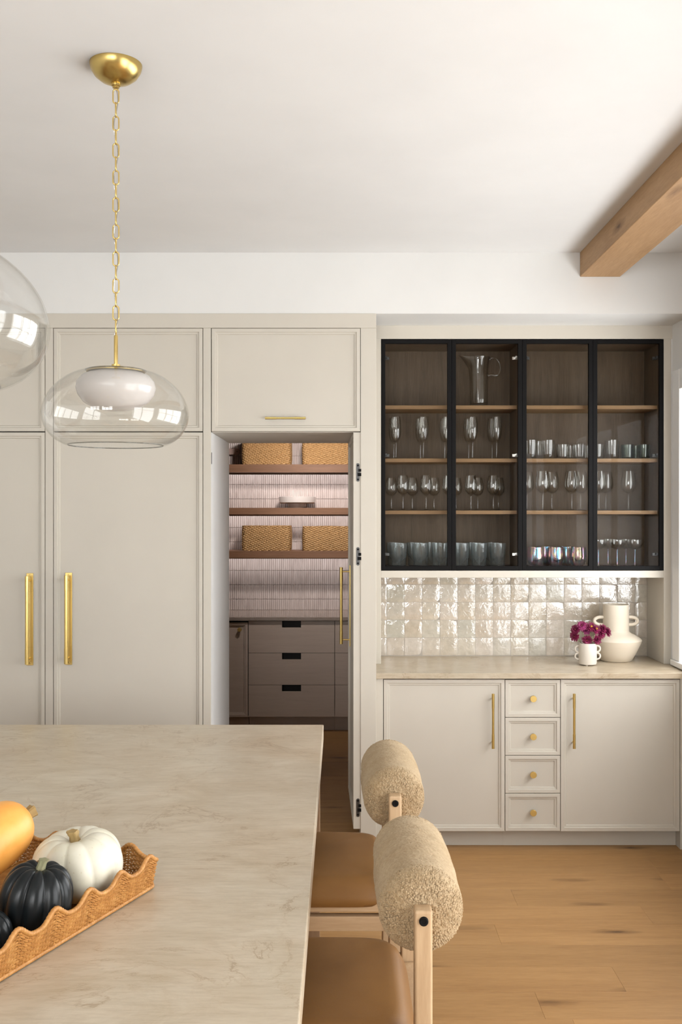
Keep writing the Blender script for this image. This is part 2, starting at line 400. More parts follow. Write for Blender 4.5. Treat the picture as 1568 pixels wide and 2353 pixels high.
def thing(name, label, cat, loc=(0,0,0), rotz=0, group=None):
    o = bpy.data.objects.new(name, None); C.objects.link(o); o.location = loc; o.rotation_euler = (0, 0, rotz)
    o.empty_display_size = 0.05
    return tag(o, label, cat, group)
def copy_tree(o, parent=None):
    c = o.copy(); C.objects.link(c); c.parent = parent
    for ch in list(o.children): copy_tree(ch, c)
    return c
def struct(name, mb, mat, label, cat, bevel=0.0):
    o = part(name, mb, mat, bevel=bevel); return tag(o, label, cat, None, 'structure')
def Yd(d): return d - D0
def X(px, d): return (px-784.0)/F*d
def Z(py, d): return H - (py-1178.0)/F*d

def panel_door(w, h, t=0.022, fr=0.018, flat=False):
    """recessed-panel door, front face at y=0 looking to -y, lower left corner at the origin"""
    mb = MB()
    prof = [(0, t), (0, 0.0012), (0.0012, 0), (fr, 0), (fr+0.0022, 0.006), (fr+0.011, 0.0065), (fr+0.0135, 0.0115)]
    if flat: prof = prof[:3]
    vs = []; fs = []
    for i, y in prof: vs += [(i, y, i), (w-i, y, i), (w-i, y, h-i), (i, y, h-i)]
    for k in range(len(prof)-1):
        a = k*4; b = a+4
        for j in range(4): fs.append((a+j, a+(j+1)%4, b+(j+1)%4, b+j))
    L = (len(prof)-1)*4; fs.append((L, L+1, L+2, L+3)); fs.append((3, 2, 1, 0))
    return mb.add(vs, fs)
def bar_handle(length, r=0.0068, standoff=0.034, sleeve=0.07, horizontal=False):
    """bar pull; mounting face at y=0, bar in front (-y), centred on the origin; vertical unless horizontal"""
    mb = MB(); L = length/2
    def pt(a, y): return (a, y, 0) if horizontal else (0, y, a)
    mb.tube([pt(-L+sleeve-0.004, -standoff), pt(L-sleeve+0.004, -standoff)], r*0.86, 14)
    for s in (-1, 1):
        mb.tube([pt(s*L, -standoff), pt(s*(L-sleeve), -standoff)], r, 16)
        mb.tube([pt(s*(L-sleeve), -standoff), pt(s*(L-sleeve-0.003), -standoff)], r*1.08, 16)
        mb.tube([pt(s*(L-0.028), 0), pt(s*(L-0.028), -standoff)], r*0.5, 10)
    return mb

# ================================================================== the room
CEIL = 3.082; SOF = 2.768; BEAMZ = 2.957
YW = 0.0                      # cabinet plane
YB = Yd(5.70)                 # wall behind hutch
YP = Yd(5.91)                 # pantry side of the partition
YPB = Yd(8.39)                # pantry back wall
XR = 1.814; XL = -3.6; YR = -7.6
fl = struct('floor', MB().box(XL-0.1, XR+0.1, YR-0.1, YPB+0.1, -0.06, -0.012), M['floorbase'], 'wide oak plank floor running under the island and stools', 'floor')
ce = struct('ceiling', MB().box(XL-0.1, XR+0.1, YR-0.1, YP, CEIL, CEIL+0.1), M['ceil'], 'plain white ceiling above the kitchen', 'ceiling')
# planks: rows run along x, 0.195 m wide
row0 = Yd(4.96); RW = 0.195
joints = {-2: 1.2, -1: 0.3, 1: 1.53, 2: 0.785, 3: 1.326, 4: 0.649, 5: -0.6, 6: 1.04, 7: 0.705}
plank_meshes = 0
k = -18
while True:
    y1 = row0 - k*RW; y0 = y1 - RW
    k += 1
    if y1 < -5.6: break
    if y0 > YPB: continue
    y1c = min(y1, YPB)
    kk = k-1
    xs = [joints[kk]] if kk in joints else [random.uniform(-0.5, 1.6)]
    while xs[0] > XL: xs.insert(0, xs[0]-random.uniform(1.8, 2.3))
    while xs[-1] < XR: xs.append(xs[-1]+random.uniform(1.8, 2.3))
    for a, b in zip(xs, xs[1:]):
        a = max(a, XL); b = min(b, XR)
        if b-a < 0.05: continue
        if y0 > 0.85 and (b < -2.0 or a > 1.3): continue
        c = ((a+b)/2, (y0+y1c)/2); hw = (b-a)/2-0.0002; hh = (y1c-y0)/2-0.0002
        e = 0.0004
        mb = MB().add([(-hw,-hh,-0.012),(hw,-hh,-0.012),(hw,hh,-0.012),(-hw,hh,-0.012),(-hw,-hh,-e),(hw,-hh,-e),(hw,hh,-e),(-hw,hh,-e),(-hw+e,-hh+e,0),(hw-e,-hh+e,0),(hw-e,hh-e,0),(-hw+e,hh-e,0)],
            [(0,1,5,4),(1,2,6,5),(2,3,7,6),(3,0,4,7),(4,5,9,8),(5,6,10,9),(6,7,11,10),(7,4,8,11),(8,9,10,11)])
        part('plank', mb, M['floor'], fl, loc=(c[0], c[1], 0))

# walls
struct('wall_back', MB().box(XL, XR+0.15, YW, YP, SOF, CEIL), M['wall'], 'white wall band above the tall cabinets and glass hutch', 'wall')
struct('wall_left', MB().box(XL-0.12, XL, YR, YP, 0, CEIL), M['wall'], 'white side wall left of the kitchen', 'wall')
hb = struct('wall_hutch', MB().box(0.101, XR+0.15, YB-0.0042, YP, 0, SOF), M['grout'], 'wall behind the hutch faced with glazed square tiles', 'wall')
struct('wall_side', MB().box(-2.322, -0.71, YP-0.06, YP, 0, SOF).box(XL, -2.322, YW+0.01, YP, 0, SOF), M['wall'], 'white partition wall beside the tall cabinets', 'wall')
# right wall with the tall glazed opening
wz1 = 2.40; SILL = 0.95
wa0, wa1, wb0, wb1 = -2.66, 0.16, -5.3, -3.0          # side window, patio door
struct('wall_right', MB().box(XR, XR+0.15, YR, wb0, 0, CEIL).box(XR, XR+0.15, wb0, wa1, wz1, CEIL).box(XR, XR+0.15, wb1, wa0, 0, wz1).box(XR, XR+0.15, wa0, wa1, 0, SILL).box(XR, XR+0.15, wa1, YP, 0, CEIL), M['wall'], 'white right wall beside the hutch', 'wall')
for nm, a0, a1, z0, n_, lb in (('window_1', wa0, wa1, SILL, 4, 'white cased window in the right wall beside the hutch'), ('door_2', wb0, wb1, 0.0, 2, 'white glazed patio door opening in the right wall')):
    cs = MB().box(XR-0.018, XR, a1, a1+0.11, z0, wz1+0.11).box(XR-0.018, XR, a0-0.11, a0, z0, wz1+0.11).box(XR-0.018, XR, a0, a1, wz1, wz1+0.11)
    if z0: cs.box(XR-0.03, XR, a0-0.11, a1+0.11, z0-0.03, z0)
    win = struct(nm, cs, M['trim'], lb, nm[:-2], 0.004)
    for i in range(n_):
        a = a0+(a1-a0)*i/n_; b = a0+(a1-a0)*(i+1)/n_
        part('window_sash', MB().box(XR+0.11, XR+0.135, a, a+0.035, z0+0.02, wz1).box(XR+0.11, XR+0.135, b-0.035, b, z0+0.02, wz1).box(XR+0.11, XR+0.135, a, b, wz1-0.05, wz1).box(XR+0.11, XR+0.135, a, b, z0+0.02, z0+0.08).box(XR+0.115, XR+0.13, a, b, 1.72, 1.745), M['trim'], win)
# rear wall behind the camera, two windows
rw = MB()
ops = [(-3.3, -1.75), (-1.45, 0.1)]
wza, wzb = 1.1, 2.75
xs = [XL-0.12] + [v for o in ops for v in o] + [XR+0.15]
for i in range(0, len(xs), 2): rw.box(xs[i], xs[i+1], YR-0.1, YR, 0, CEIL)
for a, b in ops: rw.box(a, b, YR-0.1, YR, 0, wza); rw.box(a, b, YR-0.1, YR, wzb, CEIL)
struct('wall_rear', rw, M['wall'], 'white wall with windows behind the viewer', 'wall')
for i, (a, b) in enumerate(ops):
    mb = MB(); mid = (a+b)/2
    for x in (a, a+(b-a)/3-0.02, a+2*(b-a)/3-0.02, b-0.05): mb.box(x, x+0.05, YR-0.07, YR-0.02, wza, wzb)
    for z in (wza, 1.9, wzb-0.05): mb.box(a, b, YR-0.07, YR-0.02, z, z+0.05)
    wnd = struct('window_%d' % (i+2), mb, M['trim'], 'white divided window in the rear wall, ' + ('nearer the left wall' if i == 0 else 'nearer the right wall'), 'window')

# pantry room
PXL, PXR = -1.95, 1.25
struct('wall_pantry_left', MB().box(PXL-0.1, PXL, YP, YPB, 0, 2.75), M['wall'], 'left wall inside the pantry', 'wall')
struct('wall_pantry_right', MB().box(PXR, PXR+0.1, YP, YPB, 0, 2.75), M['wall'], 'right wall inside the pantry', 'wall')
struct('ceiling_pantry', MB().box(PXL-0.1, PXR+0.1, YP-0.06, YPB+0.1, 2.70, 2.75), M['ceil'], 'white ceiling inside the pantry', 'ceiling')
pw = struct('wall_pantry_back', MB().box(PXL-0.1, PXR+0.1, YPB, YPB+0.1, 0, 2.75), M['pgrout'], 'pantry back wall of slim upright pinkish tiles', 'wall')
ft = MB(); tw = 0.0174; th = 0.1215
for r in range(13):
    z0 = 0.918 + r*th - 0.03
    for c in range(84):
        x0 = -1.20 + c*tw; x1 = x0+tw-0.0016; za = max(z0, 0.9155); zb = z0+th-0.0024
        d = random.uniform(0, 0.0012)
        ft.add([(x0, YPB, za), (x1, YPB, za), (x1, YPB, zb), (x0, YPB, zb), (x0+0.001, YPB-0.005-d, za+0.001), (x0+tw/2-0.001, YPB-0.0075-d, za+0.001), (x1-0.001, YPB-0.005-d, za+0.001), (x1-0.001, YPB-0.005-d, zb-0.001), (x0+tw/2-0.001, YPB-0.0075-d, zb-0.001), (x0+0.001, YPB-0.005-d, zb-0.001)],
               [(0,1,6,5,4),(1,2,7,6),(2,3,9,8,7),(3,0,4,9),(4,5,8,9),(5,6,7,8)])
tag(part('finger_tiles', ft, M['finger'], pw), kind='stuff')
# passage to the pantry
OX0, OX1 = -0.670, 0.101; OZ = 2.159
struct('trim_1', MB().box(OX0-0.035, OX0, 0.012, YP, 0, OZ), M['trim'], 'pale jamb panel lining the left of the pantry passage', 'door jamb')
part('hinge_plate', MB().box(-0.0015, 0.0, 0.0, 0.012, -0.03, 0.03), M['hinge'], bpy.data.objects['trim_1'], loc=(OX0+0.002, 0.014, Z(1054, D0)))
struct('trim_3', MB().box(-2.32, 0.181, -0.004, 0.05, 2.694, SOF), M['cab'], 'greige header board across the top of the tall cabinets', 'trim', 0.001)
struct('trim_4', MB().box(OX1, 0.181, 0.0, YP-0.0, 0, 2.694), M['cab'], 'greige pilaster between the pantry opening and the hutch', 'trim', 0.0015)
struct('trim_5', MB().box(X(467, D0), OX0, 0.0, 0.012, 0, 2.694), M['cab'], 'greige stile left of the pantry opening', 'trim', 0.0015)
struct('trim_6', MB().box(X(104, D0), X(122, D0), 0.0, 0.6, 0, 2.694), M['cab'], 'greige stile between the two tall appliance cabinets', 'trim', 0.0015)
# ceiling beam
bx0, bx1 = X(1333, D0), X(1425.5, D0)
bm_ = part('ceiling_beam', MB().box(-(bx1-bx0)/2, (bx1-bx0)/2, -7.58, 0, 0, CEIL-BEAMZ), M['beam'], bevel=0.003, loc=((bx0+bx1)/2, -0.001, BEAMZ))
tag(bm_, 'square natural oak beam crossing the white ceiling at upper right', 'beam')

# ================================================================== tall cabinets (left)
ZT0, ZT1 = 0.115, Z(995, D0); ZU0, ZU1 = Z(992.5, D0), Z(756, D0)
def tall(name, x0, x1, hx, labels, hz):
    g = 0.003
    t = thing(name, labels, 'cabinet', (x0, 0, 0), 0)
    w = x1-x0
    part('cabinet_body', MB().box(0.0, w, 0.03, 0.6, 0.1, 2.694), M['gap'], t)
    part('toe_kick', MB().box(0, w, 0.07, 0.09, 0, 0.1), M['cab'], t)
    part('upper_door', panel_door(w-2*g, ZU1-ZU0), M['cab'], t, loc=(g, 0, ZU0))
    d = part('lower_door', panel_door(w-2*g, ZT1-ZT0), M['cab'], t, loc=(g, 0, ZT0))
    # appliance pull: backplate part with grip bar etc. kept within three levels
    xc = hx-x0
    L = 0.475
    so = 0.054; l2 = 0.225; r = 0.0095; sl = 0.079
    hd = part('handle', MB().box(-0.0175, 0.0175, -0.0055, 0, -L/2, L/2), M['brass'], t, bevel=0.001, loc=(xc, 0.0113, hz))
    tag(hd, 'brushed brass pull with a backplate')
    mb = MB()
    mb.tube([(0, -so, -l2+sl-0.003), (0, -so, l2-sl+0.003)], r*0.86, 18)
    for s in (-1, 1):
        mb.tube([(0, -so, s*l2), (0, -so, s*(l2-sl))], r, 20)
        mb.tube([(0, -so, s*(l2-0.025)), (0, -0.005, s*(l2-0.025))], 0.0042, 10)
    part('grip_bar', mb, M['brass'], hd, smooth=40)
    for s in (-1, 1):
        part('screw', MB().lathe([(0, 0.0068), (0.0045, 0.0068), (0.0058, 0.0058), (0.0058, 0.004)], 14, axis='y'), M['brassd'], hd, loc=(0, 0, s*(L/2-0.012)))
        part('seam', MB().box(-0.0177, 0.0177, -0.0060, -0.0052, -0.0008, 0.0008), M['brassd'], hd, loc=(0, 0, s*(L/2-0.094)))
    return t
hz = (Z(1317, D0)+Z(1530, D0))/2
tall('tall_cabinet', X(122, D0), X(467, D0), X(157, D0), 'tall greige appliance cabinet between the pantry opening and the left cabinet, handle on its left', hz)
tall('tall_cabinet', -2.32, X(104, D0), X(67.5, D0), 'tall greige cabinet cut off by the left frame edge, handle on its right', hz-0.003)
# flap cabinet over the pantry opening
fx0, fx1 = X(485.5, D0), X(829, D0)
t = thing('overhead_cabinet', 'greige cabinet with lift-up door and horizontal brass pull above the pantry opening', 'cabinet', (fx0, 0, ZU0))
part('cabinet_body', MB().box(0.0, fx1-fx0, 0.03, YP, OZ-ZU0, 2.694-ZU0), M['cab'], t)
fd = part('flap_door', panel_door(fx1-fx0-0.0044, ZU1-ZU0), M['cab'], t, loc=(0.0022, 0, 0))
part('handle', bar_handle(0.208, 0.0062, 0.03, 0.054, True), M['brass'], fd, smooth=40, loc=(X(655.5, D0)-fx0, 0.0115, Z(963, D0)-ZU0))
part('gap_shade_sheet', MB().box(0.0, fx1-fx0, 0.02, 0.03, 0.0, 2.694-ZU0), M['gap'], t)  # dark sheet put in as the shade round the flap door
# pantry door, swung inwards on its right-hand hinges
dw, dt = 0.762, 0.040
dr = part('door_1', panel_door(dw, ZT1-ZT0, dt), M['cab'])
tag(dr, 'greige pantry door swung open into the passage, edge with black hinges showing', 'door', None, 'structure')
th_ = math.radians(-90 + 1.6)
dr.rotation_euler = (0, 0, th_)        # x -> -y, front (-y) -> -x
off = Vector((dw, 0, 0)); off.rotate(dr.rotation_euler)
dr.location = Vector((0.0635, 0.004, ZT0)) - off   # hinge edge (local x = dw) at the opening plane
L = 0.475; so = 0.054; l2 = 0.225; r = 0.0095; sl = 0.079
hd = part('handle', MB().box(-0.0175, 0.0175, -0.0055, 0, -L/2, L/2), M['brass'], dr, bevel=0.001, loc=(0.048, 0.0113, hz-ZT0+0.0))
tag(hd, 'brushed brass pull with a backplate')
mb = MB()
mb.tube([(0, -so, -l2+sl-0.003), (0, -so, l2-sl+0.003)], r*0.86, 18)
for s in (-1, 1):
    mb.tube([(0, -so, s*l2), (0, -so, s*(l2-sl))], r, 20); mb.tube([(0, -so, s*(l2-0.025)), (0, -0.005, s*(l2-0.025))], 0.0042, 10)
part('grip_bar', mb, M['brass'], hd, smooth=40)
for py in (1087, 1280, 1858):
    zc = Z(py, D0)-ZT0
    hb_ = MB()
    prof = [(0.0085*math.cos(a), 0.039+0.0085*math.sin(a)) for a in [PI*k/8 for k in range(9)]] + [(-0.0085*math.cos(a), -0.039-0.0085*math.sin(a)) for a in [PI*k/8 for k in range(9)]]
    vs = [(dw+0.0006, 0.024+p[0], zc+p[1]) for p in prof] + [(dw+0.002, 0.024+p[0], zc+p[1]) for p in prof]
    m_n = len(prof)
    hb_.add(vs, [tuple(range(m_n)), tuple(range(m_n, 2*m_n))] + [(i, (i+1)%m_n, m_n+(i+1)%m_n, m_n+i) for i in range(m_n)])
    hg = part('hinge', hb_, M['hinge'], dr)
    for s in (-1, 1): part('hinge_screw', MB().lathe([(0, 0.0025), (0.004, 0.0025), (0.005, 0.0015), (0.005, 0)], 12, axis='x'), M['black'], hg, loc=(dw+0.001, 0.024, zc+s*0.036))
    part('hinge_knuckle', MB().box(dw+0.001, dw+0.008, 0.022, 0.0405, zc-0.019, zc-0.003).box(dw+0.001, dw+0.006, 0.026, 0.0405, zc+0.004, zc+0.018), M['black'], hg)

# ================================================================== hutch
DH = 5.40; YH = Yd(DH)
HX0, HX1 = X(876, DH), X(1526, DH); HZ0, HZ1 = Z(1312, DH), Z(781, DH)
SX0, SX1 = 0.183, X(1543, DH)
hut = thing('glass_cabinet', 'greige framed wall cabinet with four black-framed glass doors above the tiled niche', 'cabinet', ((HX0+HX1)/2, YB, HZ0))
ox, oz = (HX0+HX1)/2, HZ0
def L3(x0, x1, y0, y1, z0, z1): return (x0-ox, x1-ox, y0-YB, y1-YB, z0-oz, z1-oz)
xm = X(1200, DH)
zi = Z(1305.5, 5.42)
part('top_rail', MB().box(*L3(SX0, SX1+0.03, YH, YB, HZ1+0.002, SOF)), M['cab'], hut, bevel=0.001)
part('bottom_rail', MB().box(*L3(HX0, HX1, YH, YB, Z(1329, DH), HZ0-0.002)), M['cab'], hut, bevel=0.001)
part('side_panel', MB().box(*L3(SX0, HX0, YH, YB+0.01, 0.9155, HZ1+0.002)), M['cab'], hut, bevel=0.001)
part('side_panel', MB().box(*L3(HX1, SX1, YH, YB+0.01, 0.9155, HZ1+0.002)), M['cab'], hut, bevel=0.001)
part('interior_back', MB().box(*L3(HX0, HX1, YB-0.012, YB, HZ0, HZ1)), M['cabwood'], hut)
for a, b in ((HX0, HX0+0.018), (HX1-0.018, HX1), (xm-0.018, xm+0.018)):
    part('interior_side', MB().box(*L3(a, b, YH+0.024, YB-0.012, HZ0, HZ1)), M['cabwood'], hut)
part('interior_top', MB().box(*L3(HX0, HX1, YH+0.024, YB-0.012, HZ1-0.02, HZ1)), M['cabwood'], hut)
part('interior_floor', MB().box(*L3(HX0, HX1, YH+0.024, YB-0.012, HZ0, zi)), M['cabwood'], hut)
shelf_z = [Z(933, 5.45), Z(1055, 5.45), Z(1174.6, 5.45)]
for z in shelf_z:
    for a, b in ((HX0+0.018, xm-0.018), (xm+0.018, HX1-0.018)):
        part('shelf', MB().box(*L3(a+0.0008, b-0.0008, Yd(5.45), YB-0.012, z-0.0205, z)), M['shelfwood'], hut, bevel=0.001)
# four black framed glass doors
dx = (HX1-HX0)/4; FW = 0.0225
for i in range(4):
    a = HX0+i*dx+0.0008; b = HX0+(i+1)*dx-0.0008
    mb = MB(); z0, z1 = HZ0+0.001, HZ1-0.001
    mb.box(*L3(a, a+FW, YH-0.001, YH+0.021, z0, z1)).box(*L3(b-FW, b, YH-0.001, YH+0.021, z0, z1))
    mb.box(*L3(a+FW, b-FW, YH-0.001, YH+0.021, z0, z0+FW)).box(*L3(a+FW, b-FW, YH-0.001, YH+0.021, z1-FW, z1))
    d = part('glass_door', mb, M['black'], hut, bevel=0.0008)
    tag(d, 'black metal door frame')
    part('pane', MB().box(*L3(a+FW-0.004, b-FW+0.004, YH+0.0075, YH+0.0115, z0+FW-0.004, z1-FW+0.004)), M['paneglass'], d)
    hx = a+FW if i in (0, 2) else b-FW
    s = 1 if i in (0, 2) else -1
    for py in (822, 1046, 1274):
        if i == 2 and py != 822: continue
        z = Z(py, 5.43)
        part('hinge', MB().box(*L3(min(hx, hx+s*0.010), max(hx, hx+s*0.010), YH+0.022, YH+0.045, z-0.006, z+0.006)).box(*L3(min(hx-s*0.01, hx+s*0.024), max(hx-s*0.01, hx+s*0.024), YH+0.045, YH+0.06, z-0.012, z+0.004)), M['steel'] if i == 1 else M['hinge'], d, bevel=0.001)
# backsplash tiles, each its own piece of the hutch wall
TP = 40.72/F*5.70
tx0 = X(889, 5.70); tz0 = Z(1507.3, 5.70)
tile_variants = []
def tile_mesh(wd, ht):
    mb = MB(); n = 6; vs = []; fs = []
    a, b = random.uniform(-0.0012, 0.0012), random.uniform(-0.0012, 0.0012)
    sd = random.uniform(0, 100)
    for j in range(n+1):
        for i in range(n+1):
            u, v = i/n, j/n
            edge = min(u, 1-u, v, 1-v)
            y = -0.007 + (0.0018 if edge < 0.01 else 0) + a*(u-0.5)*2 + b*(v-0.5)*2 + 0.0007*mnoise.noise(Vector((u*2.2+sd, v*2.2, sd)))
            jx = 0.0007*mnoise.noise(Vector((v*3, sd, 1))) if i in (0, n) else 0
            vs.append((u*wd-wd/2+jx, y, v*ht-ht/2))
    for j in range(n):
        for i in range(n): q = j*(n+1)+i; fs.append((q, q+1, q+n+2, q+n+1))
    bnd = [i for i in range(n+1)] + [(j*(n+1)+n) for j in range(1, n+1)] + [n*(n+1)+i for i in range(n-1, -1, -1)] + [j*(n+1) for j in range(n-1, 0, -1)]
    o = len(vs); vs += [(vs[q][0], 0.012, vs[q][2]) for q in bnd]
    m = len(bnd)
    fs += [(bnd[i], o+i, o+(i+1)%m, bnd[(i+1)%m]) for i in range(m)]
    return mb.add(vs, fs).mesh('tile', M['zellige'], 30)
variants = [tile_mesh(TP-0.0021, TP-0.0021) for _ in range(14)]
for r in range(5):
    for c in range(-1, 15):
        xa = tx0+c*TP; xb = xa+TP
        xa = max(xa, HX0-0.0); xb = min(xb, HX1+0.0)
        full = (xb-xa) > TP*0.99
        if xb-xa < 0.006: continue
        zc = tz0+(r+0.5)*TP
        me = random.choice(variants) if full else tile_mesh(xb-xa-0.0021, TP-0.0021)
        o = link('tile', me, hb, ((xa+xb)/2, YB, zc), (random.uniform(-0.006, 0.006), 0, random.uniform(-0.006, 0.006)))
# counter of the hutch
YC = Yd(5.092)
wt = part('hutch_worktop', MB().box(0.1815-0.998, XR-0.001-0.998, YC, YB+0.005, 0.886, 0.9150), M['stone'], bevel=0.0015, loc=(0.998, 0, 0))
tag(wt, 'beige veined stone worktop of the hutch under the glass cabinet', 'worktop')
# base units
BZ0, BZ1 = Z(1911.8, 5.11), Z(1563, 5.11); YD = Yd(5.11)
xs4 = [X(881.5, 5.11), X(1161, 5.11), X(1288.7, 5.11), X(1563.5, 5.11)]
g = 0.0015
for i, (a, b, nm, lb, hxp) in enumerate(((xs4[0], xs4[1], 'base_cabinet', 'greige base cabinet left of the small drawers, long brass pull on its right', 1133.6), (xs4[2], xs4[3], 'base_cabinet', 'greige base cabinet right of the small drawers, long brass pull on its left', 1320.0))):
    t = thing(nm, lb, 'cabinet', (a, YD, 0))
    part('cabinet_body', MB().box(0.0005, b-a-0.0005, 0.024, YB-YD-0.012, BZ0, 0.8855), M['gap'], t)
    d = part('door', panel_door(b-a-2*g, BZ1-BZ0), M['cab'], t, loc=(g, 0, BZ0))
    part('handle', bar_handle(0.283, 0.0073, 0.034, 0.07), M['brass'], d, smooth=40, loc=(X(hxp, 5.09)-a-g, 0.0115, (Z(1597, 5.08)+Z(1722, 5.08))/2-BZ0))
    part('toe_kick', MB().box(0.0, b-a-(0.0 if i == 0 else 0.0), 0.068, 0.085, 0, BZ0), M['cab'], t)
t = thing('drawer_cabinet', 'narrow greige stack of four small drawers with round brass knobs', 'cabinet', (xs4[1], YD, 0))
wd = xs4[2]-xs4[1]
part('cabinet_body', MB().box(0.0005, wd-0.0005, 0.024, YB-YD-0.012, BZ0, 0.8855), M['gap'], t)
part('toe_kick', MB().box(0.0, wd, 0.066, 0.085, 0, BZ0), M['cab'], t)
hh = (BZ1-BZ0)/4
knob = MB().lathe([(0.006, 0), (0.006, 0.014), (0.0158, 0.018), (0.0168, 0.020), (0.0168, 0.029), (0.016, 0.030), (0, 0.030)], 28, axis='y').mesh('knob', M['brass'], 35)
for j in range(4):
    d = part('drawer', panel_door(wd-2*g, hh-0.003, fr=0.017), M['cab'], t, loc=(g, 0, BZ0+j*hh+0.0015))
    link('knob', knob, d, (X(1226, 5.1)-xs4[1]-g, 0.0115, hh/2-0.001))
# end panels of the base run
struct('trim_7', MB().box(0.1812, xs4[0]-0.0015, YD, YB, 0, 0.8855), M['cab'], 'greige filler strip between the pilaster and the left base cabinet', 'trim')
struct('trim_8', MB().box(xs4[3]+0.001, xs4[3]+0.024, YD-0.001, YB, 0, 0.8855), M['cab'], 'greige end panel right of the base cabinets', 'trim')
struct('trim_9', MB().box(SX1+0.001, XR, YH+0.002, YB, 0.9155, SOF), M['wall'], 'white filler right of the glass cabinet', 'trim')

# ================================================================== glassware
def lathe_mesh(name, prof, mat, n=36, smooth=35): return MB().lathe(prof, n).mesh(name, mat, smooth)
flute = lathe_mesh('champagne_flute', [(0, 0.0), (0.030, 0.0005), (0.031, 0.0018), (0.012, 0.004), (0.0048, 0.010), (0.0036, 0.03), (0.0036, 0.085), (0.006, 0.094), (0.018, 0.108), (0.0255, 0.128), (0.0285, 0.155), (0.0275, 0.195), (0.0235, 0.236), (0.0228, 0.236), (0.0267, 0.195), (0.0275, 0.155), (0.0245, 0.129), (0.016, 0.110), (0.0, 0.102)], M['glass'])
def wine(hh, rb):
    s = hh
    return [(0, 0.0), (0.031, 0.0006), (0.032, 0.0018), (0.012, 0.0045), (0.0048, 0.012), (0.0036, 0.03), (0.0036, s*0.40), (0.006, s*0.43), (rb*0.55, s*0.475), (rb*0.9, s*0.56), (rb, s*0.66), (rb*0.93, s*0.82), (rb*0.72, s), (rb*0.705, s), (rb*0.905, s*0.82), (rb*0.97, s*0.66), (rb*0.865, s*0.565), (rb*0.5, s*0.49), (0, s*0.455)]
wine_s = lathe_mesh('wine_glass', wine(0.196, 0.0345), M['glass']); wine_b = lathe_mesh('wine_glass', wine(0.186, 0.034), M['glass']); wine_l = lathe_mesh('wine_glass', wine(0.220, 0.041), M['glass'])
def tumb(h, r, base=0.014, mat=None):
    return lathe_mesh('tumbler', [(0, 0), (r*0.88, 0), (r*0.92, 0.003), (r, h), (r-0.002, h), (r*0.92-0.0035, base), (0, base-0.002)], M[mat or 'glass'])
tumb_t = tumb(0.104, 0.040, 0.026); tumb_s = tumb(0.080, 0.038); smoke_t = tumb(0.079, 0.037, 0.010, 'smokeglass')
def ribbed():
    mb = MB(); n = 72; prof = [(0, 0.0), (0.034, 0.0), (0.0365, 0.003), (0.0375, 0.048), (0.041, 0.053), (0.0455, 0.131), (0.0432, 0.131), (0.039, 0.058), (0.033, 0.052), (0, 0.012)]
    vs = []; fs = []; m = len(prof)
    for r, z in prof:
        for k in range(n):
            rr = r + (0.0011*(1 if k % 2 else -1) if 0.02 < r and 0.0 < z < 0.13 else 0)
            vs.append((rr*math.cos(2*PI*k/n), rr*math.sin(2*PI*k/n), z))
    for j in range(m-1):
        for k in range(n): fs.append((j*n+k, j*n+(k+1)%n, (j+1)*n+(k+1)%n, (j+1)*n+k))
    return mb.add(vs, fs).mesh('ribbed_tumbler', M['greyglass'], 60)
rib_m = ribbed()
stemless = lathe_mesh('stemless_glass', [(0, 0.0), (0.022, 0.0005), (0.034, 0.010), (0.044, 0.030), (0.0475, 0.055), (0.046, 0.085), (0.0435, 0.108), (0.0425, 0.108), (0.045, 0.085), (0.0465, 0.055), (0.043, 0.031), (0.033, 0.012), (0, 0.005)], M['irid'])
coupe_bowl = MB().lathe([(0.0, 0.094), (0.012, 0.096), (0.032, 0.108), (0.043, 0.124), (0.0465, 0.140), (0.046, 0.150), (0.0452, 0.150), (0.0455, 0.140), (0.042, 0.125), (0.031, 0.110), (0.0, 0.098)], 36).mesh('coupe_bowl', M['glass'], 35)
coupe_stem = MB().lathe([(0, 0.0), (0.034, 0.0006), (0.035, 0.002), (0.012, 0.004), (0.0045, 0.012), (0.0036, 0.03), (0.0036, 0.085), (0.007, 0.095)], 28).mesh('coupe_stem', M['irid'], 40)
ORD = ['first', 'second', 'third', 'fourth', 'fifth', 'sixth', 'seventh', 'eighth']
def place(name, me, items, d, z, label, cat, group):
    for i, px in enumerate(items):
        o = link(name, me, None, (X(px, d), Yd(d), z+0.0004), (0, 0, random.uniform(0, 6)))
        tag(o, label.format(ORD[i]), cat, group)
z1, z2, z3 = shelf_z
place('champagne_flute', flute, [910.6, 973.3, 1029, 1086.5, 1141.8], 5.505, z2, '{} champagne flute from the left in the front row below the pitcher', 'glass', 'champagne flutes')
place('champagne_flute', flute, [905.5, 966.5, 1022.5, 1077.6, 1131.4], 5.615, z2, '{} champagne flute from the left in the back row below the pitcher', 'glass', 'champagne flutes')
place('wine_glass', wine_s, [926.5, 979.6, 1031, 1082.7, 1134], 5.52, z3, '{} wine glass from the left in the front row below the flutes', 'glass', 'wine glasses under the flutes')
place('wine_glass', wine_b, [899.8, 948, 997.8, 1048.4, 1098.4, 1146], 5.61, z3, '{} wine glass from the left in the back row below the flutes', 'glass', 'wine glasses under the flutes')
place('wine_glass', wine_l, [1248, 1314.7, 1377, 1445], 5.52, z3, '{} large wine glass from the left in the front row of the right half', 'glass', 'large wine glasses')
place('wine_glass', wine_l, [1211, 1268.7, 1334.7, 1392.8], 5.615, z3, '{} large wine glass from the left in the back row of the right half', 'glass', 'large wine glasses')
place('tumbler', tumb_t, [1219, 1259, 1407], 5.51, z2, '{} tall clear tumbler from the left in the row beside the flutes', 'glass', 'clear tumblers')
place('tumbler', tumb_t, [1238], 5.62, z2, 'tall clear tumbler standing behind the two left tumblers', 'glass', 'clear tumblers')
